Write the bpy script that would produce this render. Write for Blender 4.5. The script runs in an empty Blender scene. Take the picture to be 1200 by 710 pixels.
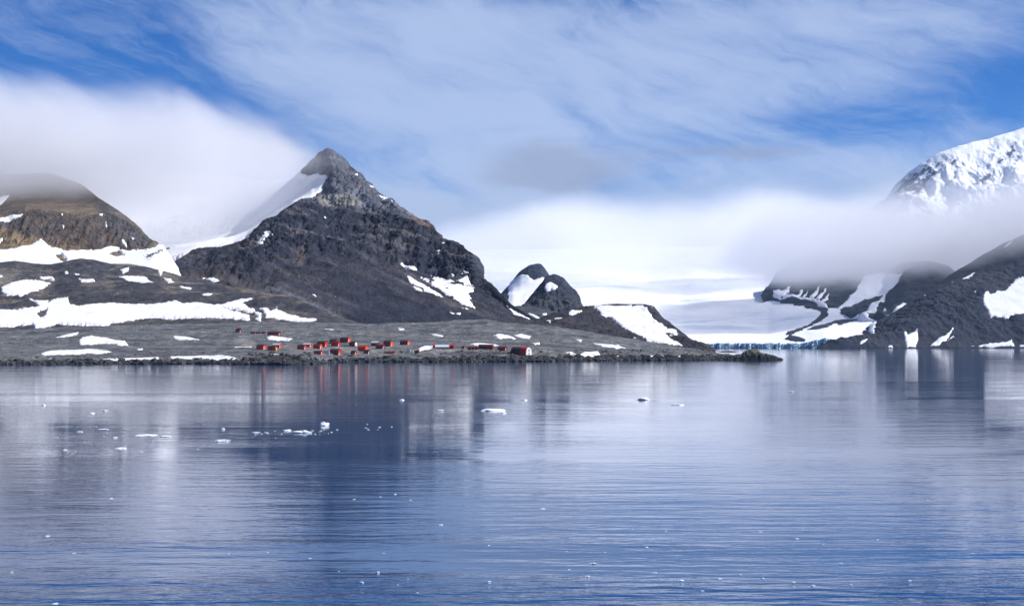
import bpy, bmesh, math, random
import numpy as np
from mathutils import Vector
from mathutils.bvhtree import BVHTree

SC = bpy.context.scene
COL = SC.collection
random.seed(7)

# ------------------------------------------------------------------ camera
F = 1650.0          # focal length in photograph pixels (1200 wide)
Y0 = 403.0          # picture row of the sea horizon
CAMH = 20.0         # deck height above the water
cam_d = bpy.data.cameras.new('camera')
cam = bpy.data.objects.new('camera', cam_d)
COL.objects.link(cam)
cam.location = (0, 0, CAMH)
cam.rotation_euler = (math.radians(90), 0, 0)
cam_d.sensor_width = 36.0
cam_d.lens = F / 1200.0 * 36.0
cam_d.shift_y = (Y0 - 355.0) / 1200.0
cam_d.clip_start = 1.0
cam_d.clip_end = 120000.0
SC.camera = cam

# ------------------------------------------------------------------ light
SUN_AZ = math.radians(94.0)     # from +Y (view direction) towards +X
SUN_EL = math.radians(41.0)
sd = bpy.data.lights.new('sun', 'SUN')
sd.energy = 5.0
sd.angle = math.radians(0.55)
sd.color = (1.0, 0.965, 0.92)
sun = bpy.data.objects.new('sun', sd)
COL.objects.link(sun)
sv = Vector((math.sin(SUN_AZ) * math.cos(SUN_EL), math.cos(SUN_AZ) * math.cos(SUN_EL), math.sin(SUN_EL)))
sun.rotation_euler = sv.to_track_quat('Z', 'Y').to_euler()
sun.location = (3000, 500, 2500)

SC.view_settings.view_transform = 'Standard'
SC.view_settings.look = 'None'
SC.view_settings.exposure = 0.38
SC.view_settings.gamma = 1.0
SC.cycles.use_denoising = True
SC.cycles.denoising_prefilter = 'ACCURATE'
SC.cycles.volume_bounces = 8
SC.cycles.max_bounces = 12
SC.cycles.volume_step_rate = 1.0
SC.cycles.volume_max_steps = 256


# ------------------------------------------------------------------ node helper
class E:
    """a socket with arithmetic"""
    def __init__(s, t, k):
        s.t, s.k = t, k

    def _m(s, op, *a):
        n = s.t.nodes.new('ShaderNodeMath')
        n.operation = op
        for i, v in enumerate((s,) + a):
            if isinstance(v, E):
                s.t.links.new(v.k, n.inputs[i])
            else:
                n.inputs[i].default_value = v
        return E(s.t, n.outputs[0])

    def __add__(s, o): return s._m('ADD', o)
    __radd__ = __add__
    def __sub__(s, o): return s._m('SUBTRACT', o)
    def __rsub__(s, o): return (s * -1.0) + o
    def __mul__(s, o): return s._m('MULTIPLY', o)
    __rmul__ = __mul__
    def __truediv__(s, o): return s._m('DIVIDE', o)
    def f(s, op, *a): return s._m(op, *a)
    def clamp(s): return s._m('MAXIMUM', 0.0)._m('MINIMUM', 1.0)

    def step(s, a, b, lo=0.0, hi=1.0):
        n = s.t.nodes.new('ShaderNodeMapRange')
        n.interpolation_type = 'SMOOTHSTEP'
        s.t.links.new(s.k, n.inputs[0])
        for i, v in zip((1, 2, 3, 4), (a, b, lo, hi)):
            if isinstance(v, E):
                s.t.links.new(v.k, n.inputs[i])
            else:
                n.inputs[i].default_value = v
        return E(s.t, n.outputs[0])


def combine(t, x, y, z):
    n = t.nodes.new('ShaderNodeCombineXYZ')
    for i, v in enumerate((x, y, z)):
        if isinstance(v, E):
            t.links.new(v.k, n.inputs[i])
        else:
            n.inputs[i].default_value = v
    return E(t, n.outputs[0])


def separate(t, v):
    n = t.nodes.new('ShaderNodeSeparateXYZ')
    t.links.new(v.k, n.inputs[0])
    return [E(t, o) for o in n.outputs]


def noise(t, v, scale, detail=4.0, rough=0.5, dist=0.0, norm=True):
    n = t.nodes.new('ShaderNodeTexNoise')
    n.noise_dimensions = '3D'
    n.inputs['Scale'].default_value = scale
    n.inputs['Detail'].default_value = detail
    n.inputs['Roughness'].default_value = rough
    n.inputs['Distortion'].default_value = dist
    t.links.new(v.k, n.inputs['Vector'])
    return E(t, n.outputs[0])


def mixc(t, fac, a, b, mode='MIX'):
    n = t.nodes.new('ShaderNodeMix')
    n.data_type = 'RGBA'
    n.blend_type = mode
    n.clamp_factor = True
    if isinstance(fac, E):
        t.links.new(fac.k, n.inputs[0])
    else:
        n.inputs[0].default_value = fac
    for i, v in ((6, a), (7, b)):
        if isinstance(v, E):
            t.links.new(v.k, n.inputs[i])
        else:
            n.inputs[i].default_value = (*v, 1.0)
    return E(t, n.outputs[2])


# ------------------------------------------------------------------ world: blue sky with high cirrus
def build_world():
    w = bpy.data.worlds.new('World')
    SC.world = w
    w.use_nodes = True
    t = w.node_tree
    t.nodes.clear()
    out = t.nodes.new('ShaderNodeOutputWorld')
    bg = t.nodes.new('ShaderNodeBackground')
    bg.inputs[1].default_value = 0.084
    sky = t.nodes.new('ShaderNodeTexSky')
    sky.sky_type = 'NISHITA'
    sky.sun_disc = False
    sky.sun_elevation = SUN_EL
    sky.sun_rotation = SUN_AZ
    sky.altitude = 2500.0
    sky.air_density = 1.0
    sky.dust_density = 0.0
    sky.ozone_density = 4.0
    skyc = E(t, sky.outputs[0])
    hs = t.nodes.new('ShaderNodeHueSaturation')
    hs.inputs['Saturation'].default_value = 1.35
    hs.inputs['Value'].default_value = 0.85
    t.links.new(skyc.k, hs.inputs['Color'])
    skyc = mixc(t, 1.0, E(t, hs.outputs[0]), (0.46, 0.80, 1.16), 'MULTIPLY')
    tc = t.nodes.new('ShaderNodeTexCoord')
    d = E(t, tc.outputs['Generated'])
    x, y, z = separate(t, d)
    az = x.f('ARCTAN2', y) * (180.0 / math.pi)           # degrees, 0 = view direction
    el = z.f('ARCSINE') * (180.0 / math.pi)
    # cirrus: a sheet on a plane high above (so it foreshortens towards the horizon)
    zz = z.f('ABSOLUTE') + 0.10
    u = x / zz
    v = y / zz
    warp = noise(t, combine(t, u, v, 0.3), 0.55, 3.0)
    a = math.radians(24)
    # streak frame in angle space
    s1 = az * math.cos(a) - el * math.sin(a) * 1.0
    s2 = az * math.sin(a) + el * math.cos(a) * 1.0
    warp2 = noise(t, combine(t, az * 0.16, el * 0.30, 7.7), 1.0, 4.0, 0.55)
    st = noise(t, combine(t, s1 * 0.075 + warp * 0.9 + warp2 * 0.5, s2 * 0.21 + warp * 1.0 + warp2 * 0.9, 1.7), 1.0, 8.0, 0.60)
    st2 = noise(t, combine(t, s1 * 0.14 + warp2 * 1.2, s2 * 0.95 + warp2 * 2.2, 4.1), 1.0, 7.0, 0.68)
    hor = noise(t, combine(t, az * 0.13 + warp * 0.5, el * 0.75 + warp2 * 0.8, 9.3), 1.0, 7.0, 0.62)

    def blob(a0, e0, ra, re, ca=0.0):
        da = (az - a0)
        de = (el - e0)
        if ca:
            c_, s_ = math.cos(ca), math.sin(ca)
            da, de = da * c_ + de * s_, de * c_ - da * s_
        q = (da / ra).f('POWER', 2.0) + (de / re).f('POWER', 2.0)
        return (q * -1.0).f('EXPONENT')

    cover = 0.90 + (st - 0.5) * 2.1 + (st2 - 0.5) * 0.95 + (hor - 0.5) * 0.45
    cover = cover - blob(-20.5, 11.8, 9.5, 3.8, -0.36) * 1.3
    cover = cover - blob(-9.0, 7.2, 6.0, 1.3, -0.30) * 0.75
    cover = cover - blob(22.0, 10.6, 5.0, 2.6) * 0.78
    cover = cover - blob(14.5, 8.7, 6.0, 1.0, 0.05) * (0.55 + (hor - 0.5) * 2.2)
    cover = cover - blob(0.0, 6.3, 9.0, 1.0) * (hor - 0.42) * 1.3
    cover = cover + blob(-5.0, 6.0, 6.0, 1.6) * 0.35
    cover = cover - el.step(12.5, 16.0) * 1.25           # thins out overhead
    cover = cover - el.step(0.0, -4.0) * 1.0
    low = el.step(8.0, 4.5)                              # veil gets thick low down
    cover = cover + low * 0.12
    thin = ((st2 - 0.44) * 1.7 + (hor - 0.5) * 1.1).clamp() * 0.8
    cover = cover.step(0.0, 1.15).f('MAXIMUM', thin.f('MINIMUM', 0.34)) * 0.92
    cir = mixc(t, low, (4.15, 5.2, 7.6), (4.3, 5.05, 6.8))
    c = mixc(t, cover, skyc, cir)
    # grey flat clouds in the gap between the mountains
    rag = (hor - 0.5) * 1.2
    az0, el0 = az, el
    az = az + (warp2 - 0.5) * 5.0 + (st2 - 0.5) * 1.5
    el = el + (hor - 0.5) * 2.2
    g = blob(1.4, 7.1, 3.2, 0.95) * 1.3 + rag * 0.35 * blob(1.2, 7.0, 4.5, 1.6)
    g2 = (blob(9.0, 7.8, 4.0, 0.42) * 1.15 + blob(-0.5, 8.65, 2.0, 0.33) * 0.9 + blob(12.5, 5.9, 9.0, 0.6) * 0.7) * (hor.step(0.38, 0.62))
    g = (g + g2 * 0.75).step(0.12, 1.05)
    c = mixc(t, g * 0.62, c, (2.6, 2.95, 4.2))
    t.links.new(c.k, bg.inputs[0])
    t.links.new(bg.outputs[0], out.inputs[0])


build_world()


# ------------------------------------------------------------------ numpy noise
def _hash(ix, iy, iz, seed):
    h = (ix.astype(np.int64) * 374761393 + iy.astype(np.int64) * 668265263 + iz.astype(np.int64) * 2147483647 + seed * 974634121) & 0xffffffff
    h = ((h ^ (h >> 13)) * 1274126177) & 0xffffffff
    h = ((h ^ (h >> 16)) * 2246822519) & 0xffffffff
    return h ^ (h >> 15)


def pnoise(p, seed=0):
    """gradient noise, p (n,3) -> about -1..1"""
    i = np.floor(p)
    f = p - i
    i = i.astype(np.int64)
    w = f * f * f * (f * (f * 6 - 15) + 10)
    r = 0.0
    for dx in (0, 1):
        wx = w[:, 0] if dx else 1 - w[:, 0]
        for dy in (0, 1):
            wy = w[:, 1] if dy else 1 - w[:, 1]
            for dz in (0, 1):
                wz = w[:, 2] if dz else 1 - w[:, 2]
                h = _hash(i[:, 0] + dx, i[:, 1] + dy, i[:, 2] + dz, seed)
                gx = (h & 1023) / 511.5 - 1
                gy = ((h >> 10) & 1023) / 511.5 - 1
                gz = ((h >> 20) & 1023) / 511.5 - 1
                r = r + wx * wy * wz * (gx * (f[:, 0] - dx) + gy * (f[:, 1] - dy) + gz * (f[:, 2] - dz))
    return r * 1.5


def fbm(p, scale, octv=5, gain=0.5, seed=0, ridged=False):
    q = p / scale
    a, tot, r = 1.0, 0.0, np.zeros(len(p))
    for k in range(octv):
        n = pnoise(q + 17.3 * k, seed + k)
        if ridged:
            n = 1.0 - 2.0 * np.abs(n) * 1.4
        r += a * n
        tot += a
        a *= gain
        q = q * 2.03
    return r / tot


def sstep(x, a, b):
    t = np.clip((x - a) / (b - a), 0, 1)
    return t * t * (3 - 2 * t)


def P(x, y, D):
    return np.stack([(x - 600.0) / F * D, D + 0 * x, CAMH - (y - Y0) / F * D], -1)


def poly_sdf(px, py, poly):
    """signed distance in picture pixels, positive inside"""
    poly = np.asarray(poly, float)
    d = np.full(len(px), 1e9)
    inside = np.zeros(len(px), bool)
    n = len(poly)
    for i in range(n):
        ax, ay = poly[i]
        bx, by = poly[(i + 1) % n]
        ex, ey = bx - ax, by - ay
        t = np.clip(((px - ax) * ex + (py - ay) * ey) / max(ex * ex + ey * ey, 1e-9), 0, 1)
        d = np.minimum(d, (px - ax - t * ex) ** 2 + (py - ay - t * ey) ** 2)
        c = ((ay > py) != (by > py))
        if abs(ey) > 1e-9:
            inside ^= c & (px < (py - ay) / ey * ex + ax)
    d = np.sqrt(d)
    return np.where(inside, d, -d)


def tr(ox, oy, s, pts):
    return [(ox + x / s, oy + y / s) for x, y in pts]


def make_mesh(name, verts, quads, mat, parent=None, smooth=True, tint=None):
    me = bpy.data.meshes.new(name)
    nv, nf = len(verts), len(quads)
    me.vertices.add(nv)
    me.vertices.foreach_set('co', np.ascontiguousarray(verts, np.float32).ravel())
    k = quads.shape[1]
    me.loops.add(nf * k)
    me.loops.foreach_set('vertex_index', np.ascontiguousarray(quads, np.int32).ravel())
    me.polygons.add(nf)
    me.polygons.foreach_set('loop_start', np.arange(0, nf * k, k, dtype=np.int32))
    me.polygons.foreach_set('use_smooth', np.full(nf, smooth, bool))
    me.update(calc_edges=True)
    if tint is not None:
        at = me.attributes.new('tint', 'FLOAT_COLOR', 'POINT')
        c = np.ones((nv, 4), np.float32)
        c[:, :3] = tint
        at.data.foreach_set('color', c.ravel())
    me.materials.append(mat)
    o = bpy.data.objects.new(name, me)
    COL.objects.link(o)
    if parent is not None:
        o.parent = parent
    return o


# ------------------------------------------------------------------ materials
def new_mat(name):
    m = bpy.data.materials.new(name)
    m.use_nodes = True
    t = m.node_tree
    b = t.nodes['Principled BSDF']
    return m, t, b


def bump(t, h, strength, dist, prev=None):
    n = t.nodes.new('ShaderNodeBump')
    n.inputs['Strength'].default_value = strength
    n.inputs['Distance'].default_value = dist
    t.links.new(h.k, n.inputs['Height'])
    if prev is not None:
        t.links.new(prev.k, n.inputs['Normal'])
    return E(t, n.outputs[0])


def rock_mat(name, s1, s2, contrast=0.8, bdist=2.0):
    """tint attribute x grain; s1, s2 = size in metres of the coarse and fine grain"""
    m, t, b = new_mat(name)
    at = t.nodes.new('ShaderNodeAttribute')
    at.attribute_name = 'tint'
    col = E(t, at.outputs['Color'])
    geo = t.nodes.new('ShaderNodeNewGeometry')
    pos = E(t, geo.outputs['Position'])
    x, y, z = separate(t, pos)
    p2 = combine(t, x, y, z * 0.55)
    n1 = noise(t, p2, 1.0 / s1, 6.0, 0.62)
    n2 = noise(t, pos, 1.0 / s2, 3.0, 0.6)
    k = (n1 - 0.5) * (2.4 * contrast) + (n2 - 0.5) * (1.8 * contrast) + 1.0
    k = k.f('MAXIMUM', 0.3)
    g = combine(t, k, k, k)
    c = mixc(t, 1.0, col, g, 'MULTIPLY')
    warm = noise(t, pos, 1.0 / (s1 * 3.0), 4.0, 0.6).step(0.5, 0.72)
    c2 = mixc(t, 1.0, c, (1.22, 1.04, 0.90), 'MULTIPLY')
    c = mixc(t, warm * 0.5, c, c2)
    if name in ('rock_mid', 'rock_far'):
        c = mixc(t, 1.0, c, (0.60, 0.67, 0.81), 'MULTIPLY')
    t.links.new(c.k, b.inputs['Base Color'])
    b.inputs['Roughness'].default_value = 0.92
    b.inputs['Specular IOR Level'].default_value = 0.25
    nb = bump(t, n1, 1.0, bdist)
    nb = bump(t, n2, 1.0, bdist * 0.35, nb)
    t.links.new(nb.k, b.inputs['Normal'])
    return m


def snow_mat(name, base=(0.83, 0.85, 0.88), dirt=(0.45, 0.43, 0.40), damt=0.35, scale=30.0, bd=0.8, lines=False):
    m, t, b = new_mat(name)
    geo = t.nodes.new('ShaderNodeNewGeometry')
    pos = E(t, geo.outputs['Position'])
    x, y, z = separate(t, pos)
    n1 = noise(t, combine(t, x, y, z * 3.0), 1.0 / scale, 6.0, 0.6)
    n2 = noise(t, pos, 1.0 / (scale * 0.12), 4.0, 0.6)
    f = n1.step(0.52, 0.78) * damt + (n2 - 0.5) * 0.12
    c = mixc(t, f.clamp(), base, dirt)
    if lines:
        pl = combine(t, x * 0.35, y * 1.0, z * 2.2)
        n3 = noise(t, pl, 1.0 / 420.0, 7.0, 0.62, 0.8)
        cr = (n3 - 0.5).f('ABSOLUTE').step(0.05, 0.0)
        n4 = noise(t, pos, 1.0 / 1400.0, 3.0).step(0.48, 0.66)
        c = mixc(t, cr * n4 * 0.75, c, (0.48, 0.58, 0.70))
        bl = noise(t, combine(t, x * 0.6, y, z * 2.0), 1.0 / 160.0, 6.0, 0.7).step(0.50, 0.75) * noise(t, pos, 1.0 / 900.0, 2.0).step(0.50, 0.68)
        c = mixc(t, bl * 0.8, c, (0.42, 0.53, 0.68))
    t.links.new(c.k, b.inputs['Base Color'])
    b.inputs['Roughness'].default_value = 0.75
    b.inputs['Specular IOR Level'].default_value = 0.2
    nb = bump(t, n1, 0.5, bd * 1.6)
    nb = bump(t, n2, 0.5, bd * 0.35, nb)
    t.links.new(nb.k, b.inputs['Normal'])
    return m


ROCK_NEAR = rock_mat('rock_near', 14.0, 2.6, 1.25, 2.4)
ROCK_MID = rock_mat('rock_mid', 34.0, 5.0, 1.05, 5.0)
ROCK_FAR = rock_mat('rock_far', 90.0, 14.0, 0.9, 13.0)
SNOW_NEAR = snow_mat('snow_near', (0.78, 0.78, 0.79), (0.46, 0.43, 0.39), 0.55, 22.0, 1.1)
SNOW_MID = snow_mat('snow_mid', (0.79, 0.80, 0.82), (0.52, 0.50, 0.48), 0.40, 45.0, 1.6)
SNOW_FAR = snow_mat('snow_far', (0.77, 0.79, 0.83), (0.52, 0.53, 0.56), 0.40, 140.0, 2.5)
GLACIER = snow_mat('glacier_snow', (0.82, 0.84, 0.87), (0.60, 0.64, 0.70), 0.45, 350.0, 9.0, lines=True)


# ------------------------------------------------------------------ terrain
def blur(a, n, axis):
    for _ in range(n):
        b = np.copy(a)
        sl = [slice(None)] * a.ndim
        lo = list(sl); lo[axis] = slice(0, -2)
        mi = list(sl); mi[axis] = slice(1, -1)
        hi = list(sl); hi[axis] = slice(2, None)
        b[tuple(mi)] = 0.25 * a[tuple(lo)] + 0.5 * a[tuple(mi)] + 0.25 * a[tuple(hi)]
        a = b
    return a


class Layer:
    """a landform: feature lines (picture x, picture row, distance) from foot to crest, plus a back slope"""
    def __init__(s, name, mat, lines, xr, step=0.9, rowstep=0.9, big=None, fine=None, amps=None,
                 tint=None, back=700.0, smooth=2, round_=0, skirt=40.0, label=None, calm=(), calmk=0.8, soft_left=None):
        xs = np.arange(xr[0], xr[1] + step, step)
        L = []
        for ln in lines:
            ln = np.asarray(ln, float)
            yy = blur(np.interp(xs, ln[:, 0], ln[:, 1]), smooth, 0)
            dd = blur(np.interp(xs, ln[:, 0], ln[:, 2]), 20 + smooth * 6, 0)
            if soft_left and len(L) >= 3:
                wgt = sstep(xs, *soft_left)
                yy = blur(np.interp(xs, ln[:, 0], ln[:, 1]), 700, 0) * (1 - wgt) + yy * wgt
                dd = blur(np.interp(xs, ln[:, 0], ln[:, 2]), 900, 0) * (1 - wgt) + dd * wgt
            L.append((yy, dd))
        pts = [P(xs, y, d) for y, d in L]
        n = len(pts)
        if amps is None:
            amps = [1.0] * n
        rows, am, kind = [], [], []
        # skirt below the first line
        p0 = pts[0] + np.array([0, -30.0, -skirt])
        rows.append(p0); am.append(0.0)
        for i in range(n - 1):
            h = np.abs(L[i + 1][0] - L[i][0]).max()
            k = max(2, int(math.ceil(h / rowstep)))
            for j in range(k):
                t = j / k
                rows.append(pts[i] * (1 - t) + pts[i + 1] * t)
                am.append(amps[i] * (1 - t) + amps[i + 1] * t)
        rows.append(pts[-1]); am.append(amps[-1])
        nfront = len(rows)
        top = pts[-1]
        for q, (kd, kz) in enumerate(((0.04, 0.97), (0.12, 0.90), (0.3, 0.7), (0.6, 0.35), (1.0, 0.0))):
            r = top.copy()
            r[:, 1] += back * kd
            r[:, 0] *= r[:, 1] / top[:, 1]
            r[:, 2] = (top[:, 2] + 30) * kz - 30
            rows.append(r); am.append(amps[-1] * (1 - 0.3 * q) if q < 3 else 0.0)
        G = np.stack(rows, 0)
        if round_:
            keep = G[nfront - 1].copy()
            G2 = blur(G, round_, 0)
            w = np.clip((nfront - 1 - np.arange(len(G))) / 6.0, 0, 1)[:, None, None]
            w = np.where(np.arange(len(G))[:, None, None] >= nfront - 1, 0, w)
            G = G * (1 - w) + G2 * w
            G[nfront - 1] = keep
        A = np.repeat(np.array(am)[:, None], len(xs), 1)
        # fade relief to nothing at the two ends so ends stay put
        R, C = G.shape[:2]
        s.R, s.C, s.nfront = R, C, nfront
        base = G.reshape(-1, 3)
        s.U = 600.0 + base[:, 0] / base[:, 1] * F
        s.V = Y0 - (base[:, 2] - CAMH) / base[:, 1] * F
        a = A.reshape(-1)
        nrm = s.normals(G)
        for cp in calm:
            a = a * (1 - calmk * zone(s.U, s.V, cp, 5.0))
        P1 = base.copy()
        if big is not None:
            P1 = base + nrm * (big(base, s.U, s.V) * a)[:, None]
        n1 = s.normals(P1.reshape(R, C, 3))
        s.fine_v = np.zeros(len(P1))
        if fine is not None:
            s.fine_v = fine(base, s.U, s.V) * a
        P2 = P1 + n1 * s.fine_v[:, None]
        s.P1, s.P2, s.n1 = P1, P2, n1
        idx = np.arange(R * C).reshape(R, C)
        s.quads = np.stack([idx[:-1, :-1], idx[:-1, 1:], idx[1:, 1:], idx[1:, :-1]], -1).reshape(-1, 4)
        tn = None
        if tint is not None:
            tn = tint(base, s.U, s.V)
        s.name = name
        s.o = make_mesh(name, P2, s.quads, mat, None, True, tn)
        s.o['kind'] = 'structure'
        if label:
            s.o['label'] = label

    @staticmethod
    def normals(G):
        du = np.gradient(G, axis=1)
        dv = np.gradient(G, axis=0)
        n = np.cross(du, dv)
        ln = np.linalg.norm(n, axis=2, keepdims=True)
        n = n / np.maximum(ln, 1e-9)
        return n.reshape(-1, 3)

    def sheet(s, name, poly, mat, thick=1.5, ragged=1.6, nscale=18.0, slope=1.2, seed=3, holes=(), tint=None, label=None):
        """a sheet of snow (or scree) lying on the landform inside the outline"""
        poly = np.asarray(poly, float)
        m = 4.0
        sel = np.where((s.U > poly[:, 0].min() - m) & (s.U < poly[:, 0].max() + m) & (s.V > poly[:, 1].min() - m) & (s.V < poly[:, 1].max() + m)
                       & (np.arange(len(s.U)) >= s.C) & (np.arange(len(s.U)) < (s.nfront + 1) * s.C))[0]
        if len(sel) < 8:
            return None
        u, v = s.U[sel], s.V[sel]
        d = poly_sdf(u, v, poly)
        for h in holes:
            d = np.minimum(d, -poly_sdf(u, v, h))
        nz = fbm(s.P1[sel], nscale * 0.7, 6, 0.74, seed)
        ragged = ragged * min(1.0, 0.25 + max(0.0, d.max()) / 7.0)
        d = d + nz * ragged * 3.4 - 0.2 * ragged
        keep = d > -1.6
        mppx = s.P1[sel, 1] / F
        off = np.clip(d * mppx * slope, -1.6, thick)
        off = np.where(off > 0, off + 0.1 * np.maximum(s.fine_v[sel], 0), off)
        pos = s.P1[sel] + s.n1[sel] * (np.where(d > 0, off + 0.15 * s.fine_v[sel], np.minimum(s.fine_v[sel], 0) + off))[:, None]
        full = np.full(len(s.U), -1, np.int64)
        ids = np.where(keep)[0]
        full[sel[ids]] = np.arange(len(ids))
        q = full[s.quads]
        q = q[(q >= 0).all(1)]
        if len(q) == 0:
            return None
        used = np.unique(q)
        rem = np.full(len(ids), -1, np.int64)
        rem[used] = np.arange(len(used))
        tn = None
        if tint is not None:
            tn = np.tile(np.array(tint), (len(used), 1))
        o = make_mesh(name, pos[ids][used], rem[q], mat, s.o, True, tn)
        if label:
            o['label'] = label
        return o

    def bvh(s):
        return BVHTree.FromPolygons([tuple(p) for p in s.P2], [tuple(q) for q in s.quads.tolist()])


def mixt(c0, c1, k):
    return c0 * (1 - k)[:, None] + np.asarray(c1) * k[:, None]


def zone(u, v, poly, soft, wob=0.0):
    return sstep(poly_sdf(u, v, poly) + wob, -soft, soft)


def gul(p, ky=0.35, kz=0.25):
    """coordinates stretched down the slope: gullies and ribs"""
    return p * np.array([1.0, ky, kz])


def sq(p, z):
    q = p.copy()
    q[:, 2] *= z
    return q


# ---- far snow dome, upper right
DOME_TOP = [(960, 262, 14800), (1000, 250, 14600), (1040, 235, 14500), (1050, 219, 14400), (1065, 203, 14300), (1080, 192, 14200), (1100, 181, 14200),
            (1130, 172, 14200), (1160, 163, 14300), (1200, 152, 14400), (1260, 138, 14500), (1330, 128, 14600)]
DOME_MID = [(960, 290, 13600), (1040, 262, 13600), (1060, 250, 13550), (1100, 240, 13500), (1150, 232, 13400), (1200, 225, 13300), (1330, 210, 13300)]


def dome_tint(p, u, v):
    c = np.tile(np.array([0.84, 0.87, 0.92]), (len(u), 1))
    n = fbm(sq(p, 0.5), 170.0, 6, 0.62, 31)
    z1 = zone(u, v, [(1046, 226), (1062, 206), (1082, 193), (1102, 190), (1128, 182), (1130, 190), (1116, 199), (1103, 204), (1094, 212), (1078, 236), (1068, 238), (1054, 232)], 6.0)
    z2 = zone(u, v, [(1135, 222), (1150, 205), (1165, 190), (1185, 170), (1215, 165), (1215, 178), (1180, 190), (1160, 212), (1148, 226)], 6.0)
    n = 0.55 * n + 0.6 * fbm(sq(p, 0.6), 70.0, 4, 0.66, 32)
    k = sstep(n + 0.34 * z1 + 0.22 * z2, 0.26, 0.36) * np.maximum(z1, z2)
    return mixt(c, (0.05, 0.075, 0.14), k)


dome = Layer('snow_mountain', rock_mat('snow_and_rock', 200.0, 30.0, 0.10, 14.0),
             [[(960, 345, 11500), (1330, 345, 11500)], DOME_MID, DOME_TOP], (965, 1330), 0.9, 0.9,
             big=lambda p, u, v: fbm(gul(p, .5, .4), 560, 5, 0.52, 5, True) * 120 + fbm(p, 900, 3, .5, 6) * 60,
             fine=lambda p, u, v: fbm(gul(p, .6, .4), 100, 5, 0.62, 9, True) * 15,
             amps=[1, 1, 0.25], tint=dome_tint, back=4000, label='distant snow covered mountain rising above the cloud at the upper right')

# ---- big glacier behind the bay
GX = (430, 1330)


def glac_tint(p, u, v):
    return np.tile(np.array([0.85, 0.87, 0.9]), (len(u), 1))


GL_SHORE = lambda y: [(x, y, 20 * F / (408.2 - Y0)) for x in (430, 1330)]
Dg = 20 * F / (408.2 - Y0)
glacier = Layer('glacier', GLACIER,
                [[(430, 402.0, Dg + 25), (800, 402.4, Dg + 25), (900, 402.8, Dg + 25), (945, 401.0, Dg + 25), (965, 397, Dg + 40), (985, 398, Dg + 40), (1330, 400, Dg + 40)],
                 [(430, 388, 7600), (800, 390, 7500), (900, 388, 7500), (950, 380, 7400), (1000, 376, 7400), (1060, 370, 7400), (1330, 360, 7400)],
                 [(430, 360, 9200), (600, 360, 9200), (700, 352, 9500), (800, 356, 9500), (880, 352, 9300), (960, 350, 8800), (1060, 345, 8600), (1330, 330, 8600)],
                 [(430, 345, 10500), (600, 338, 11000), (700, 335, 11300), (800, 338, 11500), (880, 335, 11500), (960, 330, 11000), (1330, 315, 11000)],
                 [(430, 325, 12500), (600, 322, 13000), (680, 326, 13000), (760, 331, 13400), (880, 325, 13500), (1330, 300, 14000)],
                 [(430, 295, 17000), (1330, 280, 17000)]],
                GX, 1.2, 0.9,
                big=lambda p, u, v: fbm(sq(p, 1.5), 900, 4, 0.5, 12) * 45,
                fine=lambda p, u, v: fbm(p * np.array([0.4, 1, 1]), 170, 5, 0.6, 14) * 14,
                amps=[0.15, 0.7, 1, 1, 1, 1], back=5000, round_=5, label='broad white glacier sloping down to the bay')


# ice cliff at the water: faceted blocks
def ice_cliff():
    rng = np.random.RandomState(4)
    m, t, b = new_mat('glacier_ice')
    geo = t.nodes.new('ShaderNodeNewGeometry')
    pos = E(t, geo.outputs['Position'])
    x, y, z = separate(t, pos)
    n1 = noise(t, combine(t, x, y, z * 0.35), 1 / 16.0, 5.0, 0.6)
    n2 = noise(t, combine(t, x, y * 0.2, z * 0.12), 1 / 7.0, 3.0, 0.6)
    c = mixc(t, n1.step(0.40, 0.62), (0.33, 0.55, 0.68), (0.66, 0.78, 0.84))
    c = mixc(t, n2.step(0.56, 0.66) * 0.75, c, (0.12, 0.25, 0.36))
    t.links.new(c.k, b.inputs['Base Color'])
    b.inputs['Roughness'].default_value = 0.5
    nb = bump(t, n1, 1.0, 3.0)
    t.links.new(nb.k, b.inputs['Normal'])
    xs = np.arange(770, 1040, 0.55)
    k = 12
    V = np.zeros((k + 2, len(xs), 3))
    wl = np.zeros(len(xs))
    # blocky offsets: piecewise constant steps between crevasses
    step = np.zeros(len(xs)); h = np.zeros(len(xs))
    i = 0
    while i < len(xs):
        w = rng.randint(3, 14)
        step[i:i + w] = rng.uniform(-26, 12)
        h[i:i + w] = rng.uniform(-3.5, 2.5)
        if rng.rand() < 0.6:
            step[i:i + 1] += 22
        i += w
    topy = np.interp(xs, [770, 900, 940, 950, 965, 985, 1000, 1040], [402.4, 402.4, 402.0, 400.0, 396.5, 397.5, 400, 401])
    for r in range(k):
        f = r / (k - 1)
        D = Dg - 12 + step * (0.8 + 0.4 * f) + f * 8 + rng.uniform(-4, 4, len(xs))
        zt = CAMH - (topy - Y0) / F * Dg + h
        Z = -3 + (zt + 3) * f
        V[r] = np.stack([(xs - 600) / F * D, D, Z], -1)
    V[k] = np.stack([(xs - 600) / F * (Dg + 30), Dg + 30 + 0 * xs, zt + 1.0], -1)
    V[k + 1] = np.stack([(xs - 600) / F * (Dg + 70), Dg + 70 + 0 * xs, zt - 6.0], -1)
    idx = np.arange((k + 2) * len(xs)).reshape(k + 2, -1)
    q = np.stack([idx[:-1, :-1], idx[:-1, 1:], idx[1:, 1:], idx[1:, :-1]], -1).reshape(-1, 4)
    o = make_mesh('ice_cliff', V.reshape(-1, 3), q, m, glacier.o, False)
    o['label'] = 'pale blue cracked ice cliff at the waterline'


ice_cliff()

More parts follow.
